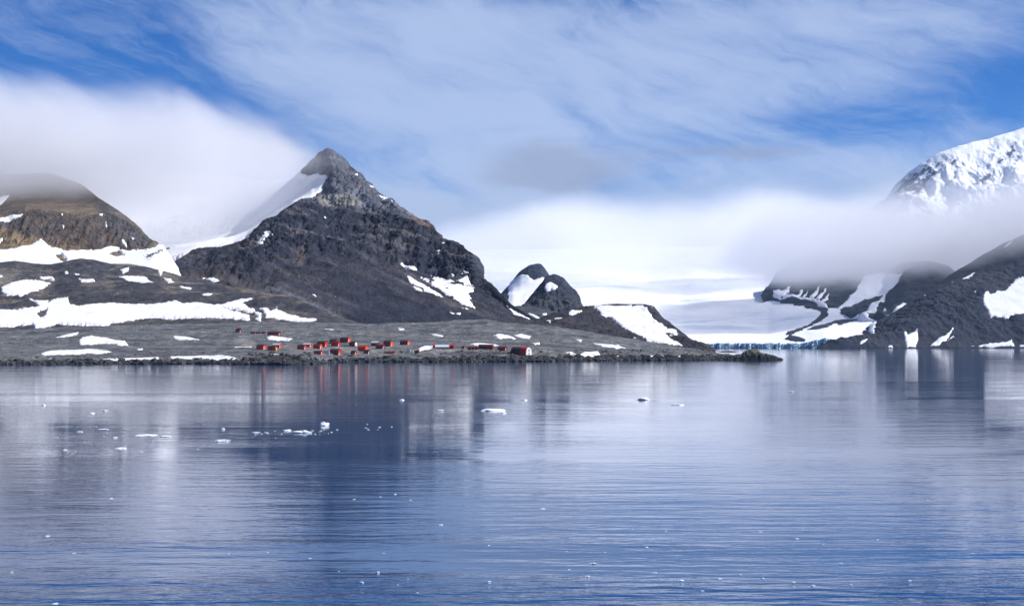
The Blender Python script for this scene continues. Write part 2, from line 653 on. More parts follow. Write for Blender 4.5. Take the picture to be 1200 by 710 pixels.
c7 = lambda p: tr(780, 290, 5.073, p)
c8 = lambda p: tr(960, 260, 4.4375, p)
c6 = lambda p: tr(560, 300, 4.0, p)
c3 = lambda p: tr(280, 170, 3.943, p)
c2 = lambda p: tr(0, 270, 4.0, p)
c4 = lambda p: tr(240, 340, 6.0, p)
c5 = lambda p: tr(430, 340, 6.0, p)

DARK = (0.026, 0.032, 0.048)
for poly in (c7([(718, 335), (725, 312), (790, 306), (850, 314), (900, 335), (945, 360), (972, 385), (962, 412), (920, 432), (860, 458), (800, 492), (745, 518), (712, 524), (725, 500), (790, 473), (850, 448), (898, 420), (918, 397), (900, 378), (850, 366), (790, 350)]),
             c7([(705, 545), (740, 520), (790, 530), (840, 550), (822, 562), (750, 558)]),
             c7([(835, 484), (880, 460), (960, 440), (1030, 428), (1116, 424), (1170, 428), (1116, 440), (1040, 452), (1000, 446), (960, 472), (900, 487)]),
             c8([(100, 470), (160, 440), (230, 410), (240, 425), (190, 462), (120, 480)])):
    glacier.sheet('moraine', poly, ROCK_FAR, 6, 1.2, 80, tint=DARK, seed=8)


# ---- rocky nunatak peaks in the glacier
def plain_tint(col, col2=None, scale=200.0, seed=40):
    def f(p, u, v):
        c = np.tile(np.array(col), (len(u), 1))
        if col2 is not None:
            c = mixt(c, col2, sstep(fbm(sq(p, 0.6), scale, 4, 0.55, seed), -0.1, 0.35))
        return c
    return f


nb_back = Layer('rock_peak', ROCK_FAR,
                [[(580, 378, 6900), (700, 378, 6900)], [(580, 356, 7200), (601, 345, 7200), (641, 345, 7200), (668, 366, 7200), (700, 374, 7200)],
                 [(580, 352, 7600), (597, 334, 7600), (603, 327, 7600), (611, 317, 7600), (620, 311, 7600), (634, 310, 7600), (641, 319, 7600), (652, 338, 7600), (668, 362, 7600), (700, 372, 7600)]],
                (582, 698), 0.8, 0.8, big=lambda p, u, v: fbm(sq(p, 0.4), 140, 5, 0.55, 51, True) * 20,
                fine=lambda p, u, v: fbm(sq(p, 0.5), 40, 5, 0.66, 52, True) * 12, amps=[1, 1, 0.3], calm=[c6([(150, 125), (232, 90), (320, 110), (290, 260), (130, 260)])], tint=plain_tint((0.036, 0.043, 0.062)), back=500,
                label='small dark peak fading into the cloud behind its neighbour')
nb_back.sheet('snow_patch', c6([(150, 125), (195, 95), (232, 90), (262, 115), (300, 100), (320, 110), (300, 150), (290, 260), (130, 260)]), SNOW_FAR, 5, 0.8, 60)
nb = Layer('rock_peak', ROCK_FAR,
           [[(596, 378, 5200), (700, 378, 5200)],
            [(596, 376, 5250), (614, 362, 5280), (640, 350, 5300), (665, 352, 5300), (680, 364, 5280), (700, 374, 5250)],
            [(596, 377, 5400), (612, 362, 5400), (620, 350, 5450), (632, 335, 5500), (640, 324.5, 5520), (650, 321, 5540), (660, 325, 5520), (667, 334, 5500), (675, 341, 5450), (679, 348, 5420), (682, 361, 5400), (700, 374, 5400)]],
           (597, 698), 0.8, 0.8, big=lambda p, u, v: fbm(sq(p, 0.3), 120, 5, 0.55, 53, True) * 16,
           fine=lambda p, u, v: fbm(sq(p, 0.5), 30, 5, 0.66, 54, True) * 10, amps=[1, 1, 0.25], tint=plain_tint((0.04, 0.046, 0.062), (0.07, 0.068, 0.072)), back=450,
           label='rounded dark rock peak standing out of the glacier')
nb.sheet('snow_patch', c6([(312, 150), (320, 135), (338, 127), (370, 134), (376, 150), (360, 172), (345, 164), (316, 166)]), SNOW_FAR, 4, 0.7, 40)
scree = Layer('scree_hill', ROCK_MID, [[(585, 385, 4300), (690, 385, 4300)], [(585, 366, 4500), (598, 360, 4500), (608, 357.5, 4500), (620, 358.5, 4500), (636, 361, 4500), (650, 365, 4500), (668, 372, 4500), (690, 380, 4500)]],
              (586, 689), 1.0, 0.9, big=lambda p, u, v: fbm(p, 80, 4, 0.5, 55) * 8, amps=[1, 0.4], tint=plain_tint((0.085, 0.08, 0.08)), back=300,
              label='low grey brown scree hill below the rounded rock peak')
scree.sheet('snow_patch', c6([(230, 265), (262, 275), (295, 292), (270, 290), (240, 276)]), SNOW_FAR, 3, 0.6, 30)
scree.sheet('snow_patch', c6([(300, 270), (325, 268), (320, 278), (305, 278)]), SNOW_FAR, 3, 0.5, 30)

# ---- ridge wall with snow gullies, right of the glacier, its top in cloud
R1 = [(880, 350, 9700), (896, 340, 9900), (905, 342, 9800), (922, 351, 9350), (950, 357, 9000), (985, 366.5, 8350), (1010, 372, 8000), (1040, 376, 7650), (1080, 362, 7700), (1140, 362, 7700)]
R1 = [(x, y, d - 560) for x, y, d in R1 if x > 900]
R1 = [(892, 352, 9100), (903, 346, 9250)] + R1[0:]
R0 = [(x, y + 9, d - 60) for x, y, d in R1]
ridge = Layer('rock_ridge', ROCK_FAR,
              [R0, R1,
               [(892, 350, 9300), (903, 338, 9600), (908, 334, 9700), (940, 331, 9500), (1000, 337, 8800), (1015, 338, 8600), (1040, 346, 8200), (1060, 331, 7900), (1110, 331, 7800), (1140, 345, 7700)],
               [(892, 349, 9600), (898, 344, 9900), (904, 330, 10300), (912, 318, 10500), (930, 306, 10500), (970, 300, 10200), (1010, 302, 9700), (1040, 314, 9200), (1058, 308, 8700), (1090, 306, 8600), (1112, 312, 8500), (1125, 326, 8200), (1140, 342, 8000)]],
              (893, 1138), 0.8, 0.8, big=lambda p, u, v: fbm(gul(p), 190, 4, 0.5, 61, True) * 30,
              fine=lambda p, u, v: fbm(sq(p, 0.4), 50, 4, 0.6, 62) * 9, amps=[0.6, 1, 1, 0.3], calm=[c8([(85, 460), (160, 395), (215, 310), (300, 270), (440, 270), (400, 345), (295, 398), (170, 438)])], tint=plain_tint((0.028, 0.036, 0.052), (0.055, 0.055, 0.064)), back=900,
              label='dark gullied rock wall beyond the glacier with its top in cloud')
for poly in (c7([(640, 262), (690, 262), (720, 240), (742, 222), (736, 250), (715, 280), (700, 300), (720, 312), (690, 318), (630, 290)]),
             c7([(740, 305), (780, 290), (800, 250), (816, 250), (803, 290), (765, 312)]),
             c7([(815, 300), (835, 275), (845, 255), (842, 285), (825, 306)]),
             c7([(848, 312), (890, 270), (922, 243), (905, 283), (882, 315)]),
             c7([(895, 325), (935, 285), (967, 252), (952, 290), (918, 334)]),
             c7([(928, 335), (980, 284), (966, 325), (940, 345)]),
             c7([(700, 300), (760, 300), (830, 305), (900, 328), (960, 352), (985, 400), (1010, 430), (960, 395), (900, 345), (820, 318), (720, 312)]),
             c8([(85, 460), (120, 430), (160, 395), (190, 370), (215, 310), (232, 290), (300, 270), (440, 270), (425, 315), (400, 345), (370, 380), (345, 400), (320, 398), (295, 398), (240, 404), (170, 438), (120, 462)]),
             c8([(240, 490), (262, 455), (300, 425), (350, 388), (345, 415), (320, 440), (292, 472), (260, 492)]),
             c8([(345, 512), (400, 470), (440, 430), (458, 434), (430, 468), (380, 502)]),
             c8([(328, 470), (340, 455), (355, 462), (335, 475)]),
             c8([(130, 530), (200, 500), (230, 490), (280, 505), (320, 515), (260, 525), (180, 532)])):
    ridge.sheet('snow_gully', poly, SNOW_FAR, 7, 0.9, 60, seed=21)

# ---- right mountain
REND = 20 * F / (408.3 - Y0)


def right_big(p, u, v):
    q = p.copy()
    return fbm(gul(q, .4, .3), 300, 5, 0.55, 71, True) * 20 + fbm(q, 520, 3, .5, 73) * 18


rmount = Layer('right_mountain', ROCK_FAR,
               [[(960, 408.3, REND), (1330, 408.3, REND)],
                [(960, 405, REND + 40), (985, 400, REND + 60), (1030, 392, REND + 150), (1080, 376, REND + 300), (1140, 378, REND + 250), (1200, 385, REND + 160), (1330, 385, REND + 150)],
                [(960, 405, 6680), (985, 401, 6720), (1020, 386, 6850), (1060, 364, 7050), (1100, 345, 7100), (1150, 330, 7150), (1200, 322, 7150), (1330, 300, 7200)],
                [(960, 405, 6750), (985, 400, 6800), (1000, 394, 6900), (1020, 382, 7050), (1040, 370, 7150), (1080, 345, 7350), (1120, 318, 7550), (1160, 294, 7750), (1178, 284, 7850), (1186, 282, 7900), (1200, 275, 7950), (1260, 255, 8100), (1330, 240, 8200)]],
               (962, 1330), 0.8, 0.8, big=right_big, fine=lambda p, u, v: fbm(gul(p, .45, .3), 55, 6, 0.68, 72, True) * 10,
               amps=[0.35, 1, 1, 0.22], calm=[c8([(850, 402), (880, 375), (930, 365), (1000, 325), (1065, 288), (1300, 265), (1300, 470), (1040, 490), (890, 500)])], tint=plain_tint((0.024, 0.030, 0.046), (0.052, 0.050, 0.058), 420), back=1500,
               label='steep dark mountain dropping into the bay on the right')
for poly in (c8([(850, 402), (856, 380), (880, 375), (890, 385), (930, 365), (970, 360), (1000, 325), (1020, 296), (1065, 288), (1120, 265), (1300, 265), (1300, 470), (1065, 478), (1040, 490), (970, 502), (890, 500), (872, 460), (855, 440)]),
             c8([(738, 308), (780, 275), (828, 248), (790, 286), (752, 310)]), c8([(678, 333), (708, 310), (700, 327)]),
             c8([(258, 578), (266, 545), (300, 528), (308, 535), (286, 577)]), c8([(198, 652), (215, 625), (256, 617), (232, 642)]),
             c8([(440, 600), (436, 575), (452, 568), (460, 590), (512, 558), (522, 600), (500, 652), (455, 657)]),
             c8([(572, 652), (620, 610), (660, 590), (692, 548), (706, 550), (662, 622), (622, 648)]), c8([(668, 620), (705, 585), (700, 600), (672, 625)]),
             c8([(788, 648), (880, 635), (960, 630), (1000, 616), (1018, 650), (900, 657)]), c8([(803, 370), (820, 372), (812, 388)]),
             c8([(818, 405), (837, 405), (825, 420)]), c8([(358, 643), (382, 643), (382, 655), (358, 655)]), c8([(540, 392), (562, 386), (558, 397)]),
             c8([(960, 135), (985, 110), (1030, 85), (1010, 100), (975, 135)]), c8([(1040, 640), (1090, 645), (1090, 655), (1040, 655)])):
    rmount.sheet('snow_patch', poly, SNOW_FAR, 6, 1.3, 45, seed=23)

# ---- main peak with the snow bowl on its left
def main_big(p, u, v):
    a = fbm(gul(p, .4, .32), 190, 5, 0.55, 81, True) * 26 + fbm(p, 300, 3, .5, 87) * 12
    # ribs that run down the scree to the lower right
    w = p[:, 0] * 0.62 + p[:, 2] * 0.9 + p[:, 1] * 0.25
    rib = pnoise(np.stack([w / 46.0, p[:, 2] / 420.0, p[:, 1] / 300.0], -1), 82)
    lowk = sstep(v, 285, 330) * sstep(u, 300, 380)
    bowl = zone(u, v, BOWL, 8.0)
    return (a * (1 - 0.55 * lowk) + rib * 8.0 * lowk) * (1 - 0.85 * bowl)


def main_fine(p, u, v):
    a = fbm(gul(p, .55, .35), 44, 6, 0.66, 84, True) * 11.0 + fbm(p + .35 * p[:, [2, 0, 1]], 26, 5, .66, 88) * 6.5
    b = fbm(sq(p, 0.8), 9, 4, 0.66, 86) * 2.4
    crag = 0.38 + 0.75 * zone(u, v, CRAG, 10.0)
    bowl = zone(u, v, BOWL, 5.0)
    tt = (p[:, 2] + 0.28 * p[:, 0]) / 19.0 + 0.6 * fbm(p, 60, 3, .5, 94)
    led = (tt - np.floor(tt)) - 0.5
    return (a * crag + b + led * 3.4 * zone(u, v, CRAG, 10.0)) * (1 - 0.9 * bowl)


BOWL = [(0, 190), (0, 345), (100, 345), (148, 308), (165, 311), (185, 315), (200, 310), (215, 304), (232, 295), (255, 292), (275, 288), (283, 286), (292, 281), (300, 275), (313, 264), (330, 251),
        (346, 240.5), (358, 236), (366, 235), (376, 227), (381, 220), (386, 212), (385, 207), (376, 204), (362, 206), (348, 200), (300, 185)]
CRAG = [(290, 285), (315, 260), (350, 235), (384, 175), (420, 200), (480, 250), (560, 300), (566, 335), (530, 332), (470, 315), (400, 300), (340, 300), (280, 330), (270, 300)]
SUMMIT = [(340, 170), (384, 170), (430, 210), (480, 250), (505, 270), (480, 264), (440, 254), (420, 248), (394, 246), (366, 236), (380, 220)]


def main_tint(p, u, v):
    n = fbm(sq(p, 0.5), 120, 5, 0.55, 90) * 9
    c = np.tile(np.array([0.040, 0.039, 0.050]), (len(u), 1))                      # scree
    w = p[:, 0] * 0.62 + p[:, 2] * 0.9 + p[:, 1] * 0.25                             # streaks of debris down the fall line
    sk = fbm(np.stack([w / 1.0, p[:, 2] * 0.12, p[:, 1] * 0.12], -1), 38, 5, 0.65, 89)
    c = mixt(c, (0.125, 0.100, 0.088), sstep(sk, 0.0, 0.35) * 0.95)
    c = mixt(c, (0.018, 0.020, 0.032), sstep(-sk, 0.0, 0.32) * 0.95)
    cr = fbm(gul(p, .6, .5), 45, 6, 0.66, 92)
    c = mixt(c, (0.026, 0.029, 0.042), zone(u, v, CRAG, 8, n))
    c = mixt(c, (0.092, 0.09, 0.102), zone(u, v, CRAG, 8, n) * sstep(cr, 0.06, 0.28) * 0.85)                      # dark crags
    stv = p * np.array([0.1, 0.1, 1.0])
    stv[:, 2] += 0.28 * p[:, 0]
    sb_ = fbm(stv, 17, 4, 0.6, 93)
    c = mixt(c, (0.160, 0.132, 0.116), zone(u, v, CRAG, 8, n) * sstep(sb_, 0.06, 0.24) * 0.75)
    c = mixt(c, (0.020, 0.022, 0.032), zone(u, v, CRAG, 8, n) * sstep(-sb_, 0.12, 0.3) * 0.7)
    c = mixt(c, (0.19, 0.185, 0.19), zone(u, v, SUMMIT, 5, n * 0.5) * (0.55 + 0.45 * sstep(cr, -0.2, 0.2)))              # pale grey summit
    c = mixt(c, (0.36, 0.31, 0.23), 0.85 * zone(u, v, [(368, 233), (385, 231), (405, 233), (424, 241), (418, 247), (398, 245), (378, 243)], 3, n * 0.4))
    c = mixt(c, (0.26, 0.16, 0.11), 0.8 * zone(u, v, [(478, 258), (492, 263), (506, 272), (500, 274), (484, 266)], 3, n * 0.4))
    c = mixt(c, (0.120, 0.095, 0.078), 0.75 * zone(u, v, [(200, 325), (260, 318), (300, 335), (360, 350), (400, 372), (300, 372), (200, 350)], 14, n))
    c = mixt(c, (0.15, 0.11, 0.085), 0.55 * zone(u, v, [(342, 310), (350, 296), (362, 292), (358, 305), (348, 322)], 3, n * 0.5))
    c = mixt(c, (0.20, 0.195, 0.195), 0.8 * zone(u, v, [(300, 345), (330, 343), (360, 352), (385, 366), (412, 379), (385, 374), (355, 358), (330, 348)], 3, n * 0.4))
    c = mixt(c, (0.026, 0.029, 0.042), 0.8 * zone(u, v, [(420, 364), (470, 358), (540, 366), (600, 376), (600, 390), (420, 390)], 6, n * 0.6))  # cloud shade over the foot slope, painted into the tint
    return c


M_L0 = [(10, 335, 3960), (104, 335, 3960), (110, 398, 2450), (400, 395, 2420), (665, 398, 2600)]
M_L2 = [(10, 325, 3960), (104, 325, 3960), (110, 335, 2760), (200, 320, 2950), (250, 312, 3000), (300, 296, 3060), (350, 292, 3090), (400, 300, 3070), (450, 312, 3040), (500, 325, 3010), (550, 338, 2990), (570, 346, 2960), (600, 364, 2860), (625, 377, 2790), (665, 391, 2680)]
M_L3 = [(10, 305, 3960), (104, 305, 3960), (110, 325, 2950), (170, 320, 2980), (190, 314, 3010), (207, 307, 3060), (225, 299, 3110), (250, 294, 3160), (275, 289, 3210), (292, 281, 3300), (300, 275, 3340), (313, 264, 3400), (346, 240.5, 3500),
        (366, 235, 3520), (394, 244, 3500), (422, 247, 3470), (457, 257, 3400), (480, 262, 3350), (511, 278, 3260), (539, 291, 3170), (556, 305, 3100), (562, 331, 3020), (579, 343, 2950), (600, 361, 2870), (625, 375.5, 2795), (665, 390, 2690)]
M_L35 = [(110, 287, 3950), (200, 286, 4080), (250, 280, 4090), (290, 267, 4040), (313, 254, 3950), (346, 231, 3800), (366, 215, 3700), (384, 206, 3640), (400, 212, 3610), (420, 225, 3590), (440, 237, 3530), (473, 254, 3440), (511, 276, 3300),
         (539, 289.5, 3190), (557, 304, 3115), (561, 325, 3040), (579, 341.5, 2958), (600, 359.5, 2878), (625, 374.2, 2800), (665, 389.5, 2695)]
M_L4 = [(110, 204, 4400), (200, 204, 4480), (250, 207, 4480), (300, 212, 4380), (325, 217, 4200), (342, 212, 4020), (356, 200, 3860), (367, 188.5, 3770), (376, 182, 3730), (384, 178, 3700), (397, 186.5, 3690), (409, 197, 3680), (416, 204, 3660), (424.5, 213, 3640), (440, 226, 3600),
        (455, 235, 3560), (473, 247, 3500), (480, 255, 3470), (498, 265, 3400), (511, 274, 3340), (521, 281, 3290), (539, 288, 3210), (549, 294, 3170), (556, 301, 3130), (559, 308, 3110), (560.5, 320, 3060), (563, 328, 3035), (579, 340, 2965), (600, 358, 2885), (625, 373, 2805), (665, 389, 2700)]
mpeak = Layer('main_mountain', ROCK_MID, [M_L0, M_L2, M_L3, M_L35, M_L4], (12, 664), 0.75, 0.75, big=main_big, fine=main_fine,
              amps=[0.5, 1, 0.8, 0.8, 0.5], tint=main_tint, back=900, smooth=1, round_=2, soft_left=(300, 350), label='tall dark pyramid peak behind the red station')
mpeak.sheet('snowfield', BOWL, SNOW_MID, 4.0, 1.0, 40, seed=31, label='smooth white snow bowl left of the peak')
mpeak.sheet('moraine', c2([(650, 135), (700, 112), (760, 90), (800, 84), (830, 84), (790, 108), (740, 122), (680, 142)]), ROCK_MID, 4.6, 5.0, 14, tint=(0.10, 0.10, 0.105), seed=32)
for poly in (c3([(10, 455), (60, 432), (110, 425), (160, 423), (182, 448), (140, 465), (100, 480), (60, 462)]),
             c3([(618, 222), (660, 243), (700, 263), (722, 290), (690, 287), (650, 262)]),
             c3([(590, 195), (615, 205), (622, 222), (600, 210)]),
             c3([(720, 323), (750, 330), (776, 352), (740, 346)]),
             c3([(938, 455), (972, 448), (966, 470), (942, 492), (922, 527), (898, 485), (930, 480)]),
             [(457, 302), (468, 306), (480, 312), (497, 319), (513, 325), (523, 329), (529, 330), (526, 322), (517, 311), (529, 317), (539, 320), (551, 323), (549, 332), (557, 343), (549, 347), (552, 353), (562, 358), (551, 355.5), (558, 364), (545, 361), (532, 355), (520, 347), (508, 337), (495, 327), (480, 318), (466, 309)],
             [(471, 321), (485, 328), (498, 335), (512, 345), (521, 354), (508, 351), (495, 342), (480, 333)],
             [(481, 336), (492, 341), (497, 348), (486, 344)],
             c5([(940, 75), (1000, 118), (1052, 148), (1100, 178), (1185, 224), (1110, 208), (1040, 185), (1008, 155), (985, 118)]),
             c3([(392, 325), (412, 348), (402, 357), (386, 345)]), c4([(742, 38), (775, 43), (793, 66), (760, 62)]), c4([(900, 48), (925, 50), (920, 60)]),
             c3([(98, 490), (125, 503), (122, 518), (105, 505)]), c3([(466, 516), (483, 520), (478, 530)]), c3([(520, 485), (536, 488), (530, 498)]), c3([(410, 232), (430, 240), (425, 254), (412, 250)]),
             c5([(577, 163), (620, 172), (662, 164), (652, 186), (590, 182)]), c5([(660, 130), (700, 135), (752, 166), (700, 155)]),
             c3([(525, 155), (545, 152), (548, 168), (535, 178)]),
             c2([(930, 213), (970, 222), (1044, 266), (1000, 274), (960, 250)])):
    mpeak.sheet('snow_patch', poly, SNOW_MID, 2.2, 0.9, 16, seed=33)

# ---- left mountain, top in the cap cloud
CLIFF = [(-60, 252), (0, 256), (30, 245), (60, 249), (110, 254), (128, 250), (150, 263), (180, 283), (150, 296), (100, 296), (-60, 292)]


def left_tint(p, u, v):
    n = fbm(sq(p, 0.3), 60, 5, 0.6, 95) * 6
    c = np.tile(np.array([0.125, 0.10, 0.076]), (len(u), 1))
    c = mixt(c, (0.20, 0.158, 0.112), zone(u, v, [(15, 240), (60, 236), (112, 240), (118, 250), (60, 247), (30, 243)], 4, n))
    k = zone(u, v, CLIFF, 4, n)
    c = mixt(c, (0.082, 0.066, 0.056), k)
    st = sstep(fbm(p * np.array([1, 1, 0.12]), 24, 4, 0.6, 96), -0.05, 0.3)
    c = mixt(c, (0.045, 0.043, 0.05), k * st * 0.85)
    c = mixt(c, (0.06, 0.058, 0.065), 0.8 * zone(u, v, [(112, 228), (180, 280), (175, 292), (140, 285), (118, 262)], 8, n))
    c = mixt(c, (0.20, 0.15, 0.085), 0.7 * zone(u, v, [(-60, 268), (0, 268), (60, 285), (90, 292), (40, 293), (-60, 288)], 7, n))
    return c * np.array([1.75, 1.55, 1.28])


lmount = Layer('left_mountain', ROCK_MID,
               [[(-80, 335, 2700), (190, 335, 2700), (230, 345, 2700)],
                [(-80, 285, 2960), (0, 288, 2950), (60, 291, 2940), (100, 294, 2940), (150, 294, 2960), (180, 287, 2990), (190, 290, 3000), (198, 301, 2985), (207, 315, 2960), (230, 350, 2930)],
                [(-80, 254, 3060), (0, 256, 3050), (30, 244, 3080), (60, 248, 3070), (110, 253, 3060), (128, 250, 3080), (150, 262.5, 3050), (175, 280, 3010), (182, 284, 3008), (190, 289, 3002), (198, 300, 2990), (207, 314, 2965), (230, 349, 2935)],
                [(-80, 236, 3500), (0, 234, 3500), (60, 231, 3500), (100, 231, 3440), (114, 232, 3380), (137, 246, 3190), (157, 261.5, 3075), (175, 279.2, 3015), (182, 284, 3008), (190, 289, 3004), (198, 300, 2990), (207, 314, 2965), (230, 349, 2935)],
                [(-80, 206, 3850), (0, 204, 3850), (60, 203, 3850), (96, 216, 3680), (114, 231, 3390), (137, 245.5, 3200), (157, 261, 3080), (175, 279, 3018), (182, 284, 3008), (190, 289, 3006), (198, 300, 2990), (207, 314, 2965), (230, 349, 2935)]],
               (-78, 212), 0.75, 0.75, big=lambda p, u, v: fbm(gul(p, .4, .15), 60, 5, 0.55, 97, True) * 8 * sstep(v, 238, 262),
               fine=lambda p, u, v: fbm(gul(p, .5, .25), 20, 6, 0.64, 98, True) * 3.6 * sstep(v, 236, 258) + fbm(p, 9, 4, 0.66, 99) * 1.6,
               amps=[0.4, 1, 0.8, 0.4, 0.25], calm=[c2([(-320, 95), (60, 88), (192, 42), (320, 98), (520, 74), (700, 90), (760, 60), (960, 60), (960, 260), (-320, 260)])], calmk=.9, tint=left_tint, back=900, smooth=1, label='flat topped brown cliff mountain on the left with its summit in cloud')
lmount.sheet('snowfield', c2([(-320, 95), (0, 92), (60, 88), (150, 66), (192, 42), (215, 60), (245, 78), (320, 98), (400, 93), (480, 88), (520, 74), (590, 96), (700, 92), (760, 60), (960, 60), (960, 260), (-320, 260)]), SNOW_MID, 3.0, 1.2, 22, seed=41,
             holes=[c2([(258, 114), (285, 112), (312, 138), (300, 150), (280, 140)]), c2([(515, 112), (530, 100), (555, 100), (580, 118), (545, 122)])])
lmount.sheet('moraine', [(166, 303), (175, 297), (188, 291), (194, 297), (186, 301), (174, 306)], ROCK_MID, 3.6, 6.0, 12, tint=(0.14, 0.14, 0.145), seed=43)
for poly in ([(0, 256), (12, 252), (27, 251), (25, 255), (10, 260), (-10, 264), (-40, 268), (-40, 262)], [(-10, 285), (0, 280), (5, 279), (4, 285), (-6, 292)], [(71, 250), (74, 251), (74, 256), (72, 255)], [(73, 264), (76, 266), (74, 270)],
             [(123, 258), (126, 262), (126, 270), (123, 266)], [(113, 252), (121, 251), (119, 255)], [(-10, 240), (2, 230), (12, 228), (5, 237), (-5, 244)], [(140, 278), (148, 286), (149, 291), (143, 287)], [(153, 279), (158, 281), (155, 283)]):
    lmount.sheet('snow_patch', poly, SNOW_MID, 1.6, 0.8, 12, seed=42)


# ---- hummocky moraine hills, left middle distance
def hill_tint(p, u, v):
    n = fbm(p, 50, 5, 0.6, 101)
    c = np.tile(np.array([0.050, 0.051, 0.060]), (len(u), 1))
    c = mixt(c, (0.135, 0.118, 0.100), sstep(n, -0.02, 0.28))
    c = mixt(c, (0.032, 0.034, 0.046), sstep(n, -0.05, -0.3) * 0.9)
    c = mixt(c, (0.17, 0.16, 0.14), 0.7 * zone(u, v, [(-60, 318), (0, 318), (22, 312), (26, 322), (10, 333), (-60, 336)], 5, n * 5))
    c = mixt(c, (0.042, 0.043, 0.052), 0.8 * zone(u, v, [(80, 349), (120, 345), (200, 345), (260, 346), (300, 350), (290, 356), (210, 357), (150, 358), (95, 359)], 3, n * 5))  # shadowed face below the second crest, darkened in the tint
    c = mixt(c, (0.046, 0.05, 0.056), 0.8 * zone(u, v, [(110, 385), (180, 376), (260, 377), (300, 377), (340, 381), (340, 390), (110, 390)], 3, n * 4))
    return c


hills = Layer('moraine_hills', ROCK_NEAR,
              [[(-80, 402, 2050), (440, 402, 2080)],
               [(-80, 384, 2190), (0, 385, 2200), (60, 385, 2200), (120, 384, 2200), (200, 379, 2220), (280, 376, 2230), (330, 378, 2230), (380, 379, 2230), (440, 384, 2200)],
               [(-80, 362, 2340), (0, 364, 2340), (60, 360, 2350), (95, 358, 2360), (150, 358, 2370), (210, 357.5, 2370), (270, 357, 2370), (310, 356, 2370), (350, 364, 2330), (385, 374, 2280), (440, 383, 2220)],
               [(-80, 346, 2400), (0, 347, 2400), (25, 346, 2400), (50, 352, 2390), (70, 349, 2400), (85, 345, 2410), (115, 342.5, 2420), (180, 341, 2430), (240, 343, 2430), (285, 342, 2430), (330, 346, 2420), (355, 354, 2380), (385, 370, 2310), (440, 382, 2230)],
               [(-80, 344, 2480), (0, 345, 2480), (25, 344, 2480), (50, 350, 2480), (85, 344, 2480), (115, 341, 2500), (180, 339.5, 2500), (240, 341, 2500), (285, 340.5, 2490), (330, 345, 2460), (355, 353, 2410), (385, 369.5, 2330), (440, 382, 2240)],
               [(-80, 322, 2620), (0, 322, 2620), (60, 325, 2620), (110, 322, 2620), (170, 327, 2620), (230, 334, 2600), (285, 339, 2540), (330, 344.5, 2480), (355, 352.5, 2430), (385, 369, 2350), (440, 382, 2260)],
               [(-80, 308, 2740), (0, 307.5, 2740), (18, 306, 2740), (40, 309, 2740), (60, 310, 2740), (80, 306, 2740), (95, 302.5, 2740), (110, 304, 2740), (130, 309, 2740), (150, 309, 2740), (170, 312, 2740), (190, 317, 2740), (230, 328, 2680), (285, 338, 2580), (330, 344, 2500), (355, 352, 2450), (385, 368.5, 2370), (440, 382, 2280)]],
              (-78, 438), 0.8, 0.8, big=lambda p, u, v: fbm(sq(p, 1.3), 110, 4, 0.5, 103) * 9,
              fine=lambda p, u, v: fbm(p, 22, 6, 0.68, 104) * 4.2, amps=[0.2, 0.5, 0.8, 0.6, 0.8, 1, 0.45], calm=[c2([(-320, 385), (160, 360), (320, 330), (1100, 340), (1170, 420), (600, 427), (480, 450), (-320, 455)])], calmk=.7, tint=hill_tint, back=260, smooth=3, round_=3,
              label='hummocky brown grey moraine hills streaked with snow patches')
for k, poly in enumerate((
        c2([(-320, 385), (0, 368), (80, 372), (160, 360), (180, 355), (240, 335), (270, 320), (320, 316), (326, 345), (370, 355), (420, 345), (520, 335), (600, 345), (700, 346), (760, 340), (820, 325), (850, 340), (930, 335), (1000, 345), (1050, 340), (1100, 320), (1150, 314), (1195, 318), (1140, 336), (1180, 370), (1215, 392), (1150, 380),
            (1040, 363), (1130, 386), (1170, 400), (1172, 426), (1080, 415), (1000, 412), (900, 412), (800, 415), (700, 410), (600, 427), (520, 440), (480, 456), (400, 448), (330, 445), (270, 440), (200, 456), (165, 462), (150, 440), (60, 452), (0, 452), (-320, 458)]),
        c2([(0, 262), (60, 240), (110, 231), (200, 238), (247, 250), (180, 280), (130, 297), (100, 311), (30, 306), (8, 290)]),
        c2([(180, 219), (250, 224), (257, 236), (190, 237)]), c2([(548, 209), (600, 208), (680, 219), (722, 249), (650, 243), (590, 236)]),
        c2([(368, 227), (440, 229), (448, 241), (380, 243)]), c2([(562, 180), (606, 170), (602, 186), (575, 194)]), c2([(763, 219), (800, 224), (820, 246), (790, 249)]),
        c2([(298, 194), (320, 199), (327, 216), (305, 217)]), c2([(838, 257), (900, 267), (892, 275), (850, 270)]), c2([(948, 297), (1002, 291), (992, 304), (950, 306)]),
        c4([(388, 125), (430, 118), (460, 140), (490, 135), (510, 108), (512, 135), (560, 155), (600, 165), (660, 180), (740, 200), (793, 199), (782, 212), (720, 230), (660, 221), (580, 211), (500, 196), (430, 192), (410, 150)]),
        c4([(345, 120), (360, 150), (398, 165), (395, 218), (350, 205), (372, 190), (340, 160), (300, 130)]),
        c2([(130, 318), (160, 328), (232, 331), (222, 346), (180, 352), (150, 332)]), c2([(-40, 205), (15, 205), (12, 218), (-40, 225)]), c2([(350, 210), (375, 212), (372, 222), (352, 220)]),
        c2([(738, 180), (765, 190), (755, 212), (742, 200)]))):
    hills.sheet('snowfield' if k == 0 else 'snow_patch', poly, SNOW_NEAR, 2.2 if k == 0 else 1.6, 1.1, 12, seed=51, slope=1.0,
                holes=[c2([(172, 392), (185, 380), (216, 374), (214, 392), (190, 406)])] if k == 0 else ())

# ---- low headland with the snow slope
def head_tint(p, u, v):
    n = fbm(p, 60, 5, 0.6, 111)
    c = np.tile(np.array([0.052, 0.046, 0.05]), (len(u), 1))
    c = mixt(c, (0.08, 0.066, 0.06), sstep(n, 0.0, 0.35))
    return c


